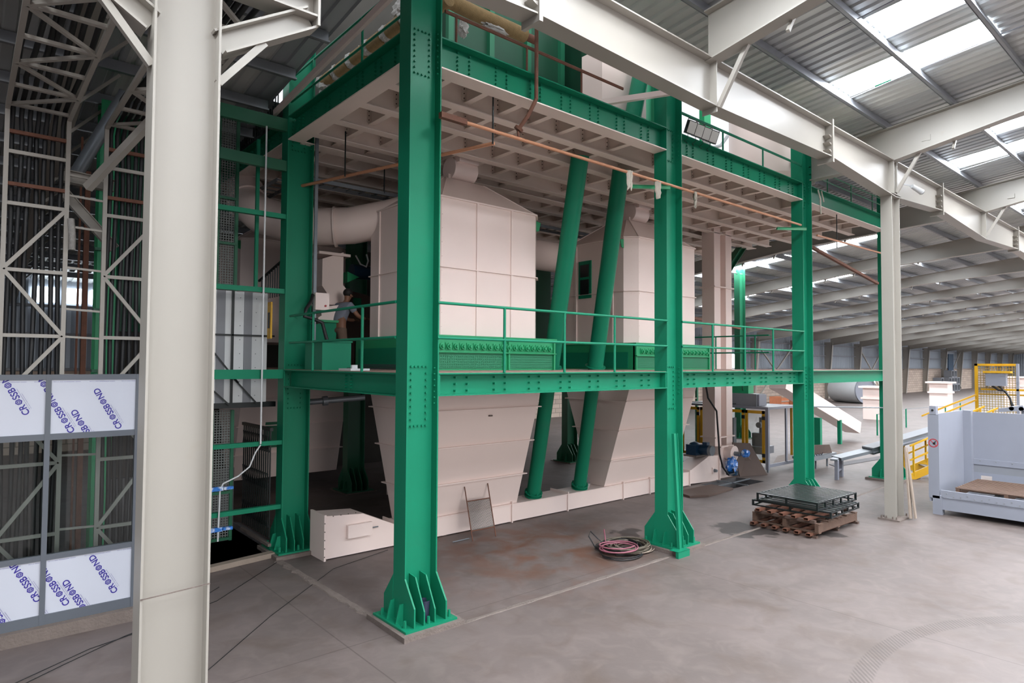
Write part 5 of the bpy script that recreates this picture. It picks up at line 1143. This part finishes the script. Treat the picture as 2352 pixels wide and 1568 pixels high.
t = thing('green_press', 'dark green machine casing left of the lamps on the upper floor', 'machine', (11, 9.6, 8.325)); MB().box(10.2, 11.0, 9.0, 10.4, 8.325, 11.2).build('casing', 'green_deep', t); MB().box(9.75, 10.0, 8.9, 9.2, 8.325, 11).build('post', 'green_deep', t)
t = thing('upper_hopper', 'beige box hopper on the upper floor behind the eave beam', 'hopper', (10.4, 8.4, 8.4)); MB().box(9.5, 10.9, 8.4, 8.95, 8.75, 9.9).build('box', 'beige_paint', t); MB().bar((8.9, 8.1, 8.5), (10.6, 7.4, 9.0), .12, .1).build('rail', 'beige_paint', t)
t = thing('beige_silo', 'beige conical silo on the upper floor right of the floodlights', 'silo', (16.2, 9.0, 8.4)); MB().cyl((17.95, 9.35, 9.0), (17.95, 9.35, 10.9), 1.12, n=32).build('shell', 'beige_paint', t); MB().cyl((17.95, 9.35, 8.33), (17.95, 9.35, 9.0), .8, 1.12, 32).build('cone', 'beige_paint', t); MB().cyl((17.4, 8.25, 9.2), (17.5, 8.4, 9.2), .12).build('port', 'kerb_concrete', t)
t = thing('upper_post', 'bright green post on the upper floor right of the floodlights', 'post', (14.3, 9, 8.3)); MB().box(14.5, 14.8, 9.3, 9.45, 8.325, 12).build('shaft', 'green_bright_paint', t)
MB().tube([(13.0, 8.4, 8.9), (13.4, 8.4, 8.75), (13.8, 8.4, 8.9), (14.1, 8.4, 9.2)], .04, 8).build('white_hose', 'white_plastic', None, 'white corrugated hose curving behind the upper handrail', 'hose')
MB().cyl((10.05, 8.12, 8.34), (10.45, 8.12, 9.8), .17, n=24).build('upper_pipe', 'green_paint', None, 'shiny green pipe rising from the upper floor left of the middle column', 'pipe')
for i in range(4):   # floodlights
    x = 11.2+i*.27; t = thing('floodlight', 'square floodlight on the upper handrail, %s from the left' % ORD[i], 'floodlight', (x, 7.5, 8.45), 'row of four floodlights')
    MB().box(-.11, .11, -.04, .04, -.13, .13).build('housing', 'black_paint', t); MB().box(-.095, .095, -.046, -.04, -.115, .115).build('lens', 'lamp_glass', t); MB().tube([(-.12, 0, 0), (-.12, 0, .16), (.12, 0, .16), (.12, 0, 0)], .01, 6).build('yoke', 'black_paint', t)
    MB().tube([(0, .04, -.1), (.05, .05, -.2), (-.02, .05, -.28), (.06, .05, -.3)], .006, 5).build('cable', 'black_rubber', t)
    for c_ in kids(t):   # parts were modelled about the lamp centre
        c_.data.transform(Matrix.Translation(ROOT[t.name]))
    t.rotation_euler = (.35, .12, -.25)
# insulated wrapped pipes
t = thing('insulated_pipe', 'brown jacketed thick pipe crossing above the front girder', 'pipe', (6.6, 8.4, 9.5)); MB().tube([(5.6, 8.3, 9.38), (6.2, 8.3, 9.36), (7.35, 8.3, 9.36)], .12, 18).build('jacket', 'insulation_tan', t); MB().cyl((7.35, 8.3, 9.36), (7.6, 8.3, 9.36), .07).build('pipe_end', 'rusty_steel', t)
for k, (y0_, z0_, rr_) in enumerate(((0, 9.0, .12), (.5, 9.25, .10))):
    t = thing('wrapped_pipe', ['foil and wool wrapped pipe running back beside the upper left rail', 'second wrapped pipe higher behind the upper left rail'][k], 'pipe', (5.2+.4*k, 10, z0_), 'wrapped pipes')
    y = 8.1
    for s in range(6):
        MB().cyl((5.15+.45*k, y, z0_), (5.15+.45*k, y+.42, z0_), rr_, n=14).build('wool_section', 'insulation_tan', t)
        crumple((5.15+.45*k, y+.52, z0_), rr_*1.15, .11, rr_*1.15, s+k*9, amp=.14).build('foil_wrap', 'foil', t); y += .62
for k, (x, y, z) in enumerate(((5.3, 9.0, 9.35), (5.4, 10.6, 9.2), (5.2, 11.6, 8.9), (5.95, 8.2, 8.95), (6.6, 8.2, 9.18))):
    crumple((x, y, z), *((.15, .2, .16) if k < 3 else (.08, .08, .13) if k == 3 else (.26, .06, .05)), 20+k, amp=.3).build('foil_bundle', 'foil', None, ['crumpled foil lump nearest the corner column on the upper left', 'crumpled foil lump midway along the wrapped pipes', 'crumpled foil lump above the left green column', 'crumpled foil on the valve right of the corner column', 'crumpled foil hanging under the brown jacketed pipe'][k], 'foil', 'crumpled foil on the upper pipes')
MB().tube([(5.1, 8.2, 9.3), (5.0, 8.4, 9.5), (5.15, 8.7, 9.55), (5.3, 8.5, 9.4), (5.15, 8.25, 9.3)], .03, 8).build('black_cable_loop', 'black_rubber', None, 'loop of black cable beside the corner column top', 'cable')
MB().bar((4.45, 7.3, 8.82), (4.45, 12.3, 8.41), .06, .11).build('gutter_beam', 'beige_paint', None, 'long beige edge member sloping along the roof opening', 'beam')
# dark sheets added to block daylight at the back of the upper storey
t = thing('tower_light_block', 'added dark sheets blocking daylight at the back of the upper storey', 'casing', (12, 17, 8.3)); MB().box(4.9, 11.2, 13.0, 13.1, 8.33, 14.).box(4.9, 5.0, 12.35, 13.0, 8.33, 14.).box(4.9, 11.2, 9.9, 13.1, 13.5, 13.6).build('sheet', 'dark_sheet', t)
struct('wall_back_shade', MB().box(3.0, 15.5, 21.0, 21.15, 0, 7.6), 'dark_sheet')  # added dark wall standing for the deep shade behind the frame

# ---------------------------------------------------------------- person working on the deck
def person():
    px, py, pz = 6.15, 12.95, 3.465
    t = thing('person', 'person in grey shirt and brown trousers working on the deck, back turned', 'person', (px, py, pz))
    def skin(name, joints, edges, m):
        me = bpy.data.meshes.new(name); me.from_pydata([j[:3] for j in joints], edges, []); o = bpy.data.objects.new(name, me); COL.objects.link(o); o.parent = t
        o.modifiers.new('s', 'SKIN'); o.modifiers.new('u', 'SUBSURF').levels = 2
        for i, j in enumerate(joints): me.skin_vertices[0].data[i].radius = (j[3], j[4] if len(j) > 4 else j[3])
        me.skin_vertices[0].data[0].use_root = True
        dg = bpy.context.evaluated_depsgraph_get(); dg.update(); nm = bpy.data.meshes.new_from_object(o.evaluated_get(dg)); o.modifiers.clear(); o.data = nm; nm.materials.clear(); nm.materials.append(M(m))
        for p in nm.polygons: p.use_smooth = True
        ROOT[o.name] = ROOT[t.name]; return o
    # local frame: faces +x/+y (away from camera), leaning forward to the right
    J = [(0, 0, .92, .13, .11), (.03, .02, 1.12, .13, .10), (.12, .04, 1.32, .17, .11), (.17, .05, 1.43, .07, .07), (.21, .06, 1.5, .055), (.24, .07, 1.58, .085, .095), (.25, .08, 1.68, .08, .09),
         (.06, .2, 1.38, .065), (.2, .3, 1.15, .05), (.42, .28, 1.08, .04), (.5, .26, 1.09, .035),
         (.2, -.12, 1.38, .065), (.34, -.2, 1.15, .05), (.52, -.1, 1.1, .04), (.6, -.06, 1.11, .035),
         (-.02, .1, .85, .1), (.0, .12, .48, .07), (-.03, .13, .09, .05), (.08, .13, .04, .045),
         (.02, -.1, .85, .1), (.06, -.12, .48, .07), (.02, -.13, .09, .05), (.13, -.13, .04, .045)]
    E_ = [(0, 1), (1, 2), (2, 3), (3, 4), (4, 5), (5, 6), (2, 7), (7, 8), (8, 9), (9, 10), (2, 11), (11, 12), (12, 13), (13, 14), (0, 15), (15, 16), (16, 17), (17, 18), (0, 19), (19, 20), (20, 21), (21, 22)]
    skin('body', J, E_, 'skin')
    skin('shirt', [(0, 0, .88, .16, .14), (.03, .02, 1.12, .155, .125), (.12, .04, 1.33, .19, .13), (.16, .05, 1.42, .09, .09), (.06, .2, 1.38, .085), (.15, .27, 1.22, .075), (.2, -.12, 1.38, .085), (.29, -.18, 1.22, .075)], [(0, 1), (1, 2), (2, 3), (2, 4), (4, 5), (2, 6), (6, 7)], 'shirt')
    skin('trousers', [(0, 0, .92, .145, .125), (-.02, .1, .82, .115), (.0, .12, .48, .09), (-.03, .13, .1, .075), (.02, -.1, .82, .115), (.06, -.12, .48, .09), (.02, -.13, .1, .075)], [(0, 1), (1, 2), (2, 3), (0, 4), (4, 5), (5, 6)], 'trousers')
    off = ROOT[t.name]
    MB().ball((px+.235, py+.07, pz+1.665), .105, .11, .10).build('hair', 'hair', t)
    for s in (-1, 1): MB().ball((px+.24-.02*s, py+.07+.1*s, pz+1.6), .02, .015, .03).build('ear', 'skin', t)
    MB().ball((px+.345, py+.09, pz+1.6), .02, .015, .02).build('nose', 'skin', t)
    for h in ((.5, .26, 1.09), (.6, -.06, 1.11)):
        for k in range(4):
            y = (k-1.5)*.02; c_ = Vector((px+h[0]+.03, py+h[1]+y, pz+h[2])); MB().tube([c_, c_+Vector((.05, 0, 0)), c_+Vector((.075+.008*(k % 3), 0, -.025))], .009, 6).build('finger', 'skin', t)
        c_ = Vector((px+h[0], py+h[1]+.035, pz+h[2])); MB().tube([c_, c_+Vector((.03, .03, 0)), c_+Vector((.055, .03, -.01))], .011, 6).build('thumb', 'skin', t)
    for s, x in ((.13, -.03), (-.13, .02)): MB().ball((px+x+.06, py+s, pz+.045), .14, .05, .045).build('shoe', 'black_rubber', t)
    return t
person()

# ---------------------------------------------------------------- things across the hall
t = thing('steel_drum_shell', 'large pale grey steel cylinder lying on the far floor', 'cylinder', (66, 26, 0)); c0, c1 = Vector((66.4, 27.6, 1.25)), Vector((65.0, 24.4, 1.25))
MB().cyl(c0, c1, 1.25, n=32, caps=False).build('shell', 'white_plastic', t); MB().cyl(c1+(c0-c1)*.05, c1+(c0-c1)*.06, 1.2, n=32).build('end_disc', 'light_grey_paint', t); MB().cyl(c1, c1+(c0-c1)*.03, 1.28, 1.28, 32, False).build('rim', 'light_grey_paint', t)
for k, (x, y, h, w, lab) in enumerate(((46.9, 17.0, 2.1, .6, 'pale square casing standing by the fourth green column'), (56.5, 15.9, 2.3, .6, 'pale square casing with flange right of the slim white column'), (70, 14, 2.6, .7, 'pale square casing seen through the yellow mesh'))):
    t = thing('casing_stub', lab, 'casing', (x, y, 0), 'pale square casings'); MB().box(x-w, x+w, y-w, y+w, 0, h).build('body', 'beige_paint', t)
    MB().box(x-w-.2, x+w+.2, y-w-.2, y+w+.2, h, h+.12).build('top_flange', 'beige_paint', t); MB().box(x-w-.1, x+w+.1, y-w-.1, y+w+.1, h-.75, h-.63).build('flange', 'beige_paint', t)
t = thing('incline_chute', 'beige sloping chute casing rising past the third green column', 'chute', (29, 13, 0)); MB().bar((33.0, 13, .6), (25.6, 13, 2.9), .7, .55).build('casing', 'beige_paint', t); MB().box(28.5, 28.7, 12.6, 13.4, 0, 1.3).build('support', 'green_paint', t); MB().box(30.6, 30.75, 12.6, 12.75, 0, 1.1).build('support', 'green_paint', t)
t = thing('pit_railing', 'thin green railing round a far floor opening', 'railing', (40, 14, 0)); pr = [(36, 13.0), (42, 13.6), (47, 13.0), (52, 13.5)]
for x, y in pr: MB().box(x-.03, x+.03, y-.03, y+.03, 0, 1.1).build('post', 'green_paint', t)
for a, b in zip(pr, pr[1:]): MB().bar((a[0], a[1], 1.08), (b[0], b[1], 1.08), .025, .025).build('rail', 'grey_steel', t)
k = 0
for (x, y, z) in [(106+dx*1.3, 28.8+dy*.9, dz*1.0) for dx, dy, dz in ((0, 0, 0), (1, 0, 0), (2, 0, 0), (3, 0, 0), (0, 0, 1), (1, 0, 1), (2, 0, 1), (3, 0, 1), (1, 0, 2), (2, 0, 2), (-2.6, 0, 0), (-2.6, 0, 1))]:
    k += 1; t = thing('metal_crate', 'dark metal crate piled by the far wall, %s counting up from the floor' % ORD[k-1], 'crate', (x, y, z), 'metal crates by the far wall')
    MB().box(x, x+1.1, y, y+1, z, z+.12).box(x, x+1.1, y, y+1, z+.88, z+.98).box(x, x+.12, y, y+1, z+.12, z+.88).box(x+.98, x+1.1, y, y+1, z+.12, z+.88).build('frame', 'mid_grey_paint', t); MB().box(x+.12, x+.98, y+.2, y+.9, z+.12, z+.88).build('liner', 'black_paint', t)
for i, (x, y, s) in enumerate(((54.3, 27.3, 1.1), (55.9, 26.8, .8))):
    t = thing('wooden_crate', ['orange brown wooden crate seen under the chute', 'smaller wooden crate beside the orange brown one'][i], 'crate', (x, y, 0), 'wooden crates'); MB().box(x, x+s*1.2, y, y+s, 0, s*.75).build('body', 'orange_crate', t)
    for z in (0.05, s*.35, s*.7): MB().box(x-.03, x+s*1.2+.03, y-.04, y, z, z+.1).build('slat', 'pale_wood', t)
t = thing('potted_plant', 'potted shrub against the far block wall', 'plant', (59.5, 29, 0)); MB().cyl((59.5, 29, 0), (59.5, 29, .8), .5, .7, 16).build('pot', 'terracotta', t)
lf = MB()
rnd = random.Random(4)
for i in range(60):
    a = rnd.uniform(0, 6.28); h = rnd.uniform(.8, 2); rr_ = rnd.uniform(0, .7); p = Vector((59.5+rr_*math.cos(a), 29+rr_*math.sin(a), h)); q = Vector((rnd.uniform(-.2, .2), rnd.uniform(-.2, .2), .2)); lf.add([p, p+Vector((.12, 0, .1)), p+q, p+Vector((-.1, .05, .1))], [(0, 1, 2, 3)])
lf.build('foliage', 'leaf', t)
for i in range(4):
    crumple((61+i*.9, 28.3, .3), .4, .4, .35, 40+i, amp=.3).build('scrap_part', 'kerb_concrete', None, 'dusty machine part heaped by the far wall, %s right of the potted plant' % ORD[i], 'scrap', 'scrap parts by the far wall')
MB().box(78, 79, 29.5, 30.2, 0, .9).build('blue_barrel_box', 'blue_plastic', None, 'small blue box by the far wall right of the slim white column', 'box')
t = thing('hanging_strip', 'dark sheet hanging in a far wall opening', 'curtain', (108, 30.6, 0)); MB().box(111.0, 113.4, 30.2, 30.3, 2.0, 5.4).build('sheet', 'blue_motor_paint', t)
MB().prism([(22.4, 11.6), (27.5, 11.2), (28.5, 12.4), (24.5, 12.5)], 'z', .002, .03).build('floor_plate', 'kerb_concrete', None, 'flat steel cover plate on the floor beyond the pit', 'plate')
MB().prism([(23.6, 9.9), (27.6, 9.55), (27.7, 9.95), (24, 10.3)], 'z', .002, .02).build('floor_duct_cover', 'pit_concrete', None, 'long dark cover strip on the floor behind the grey conveyor', 'cover')
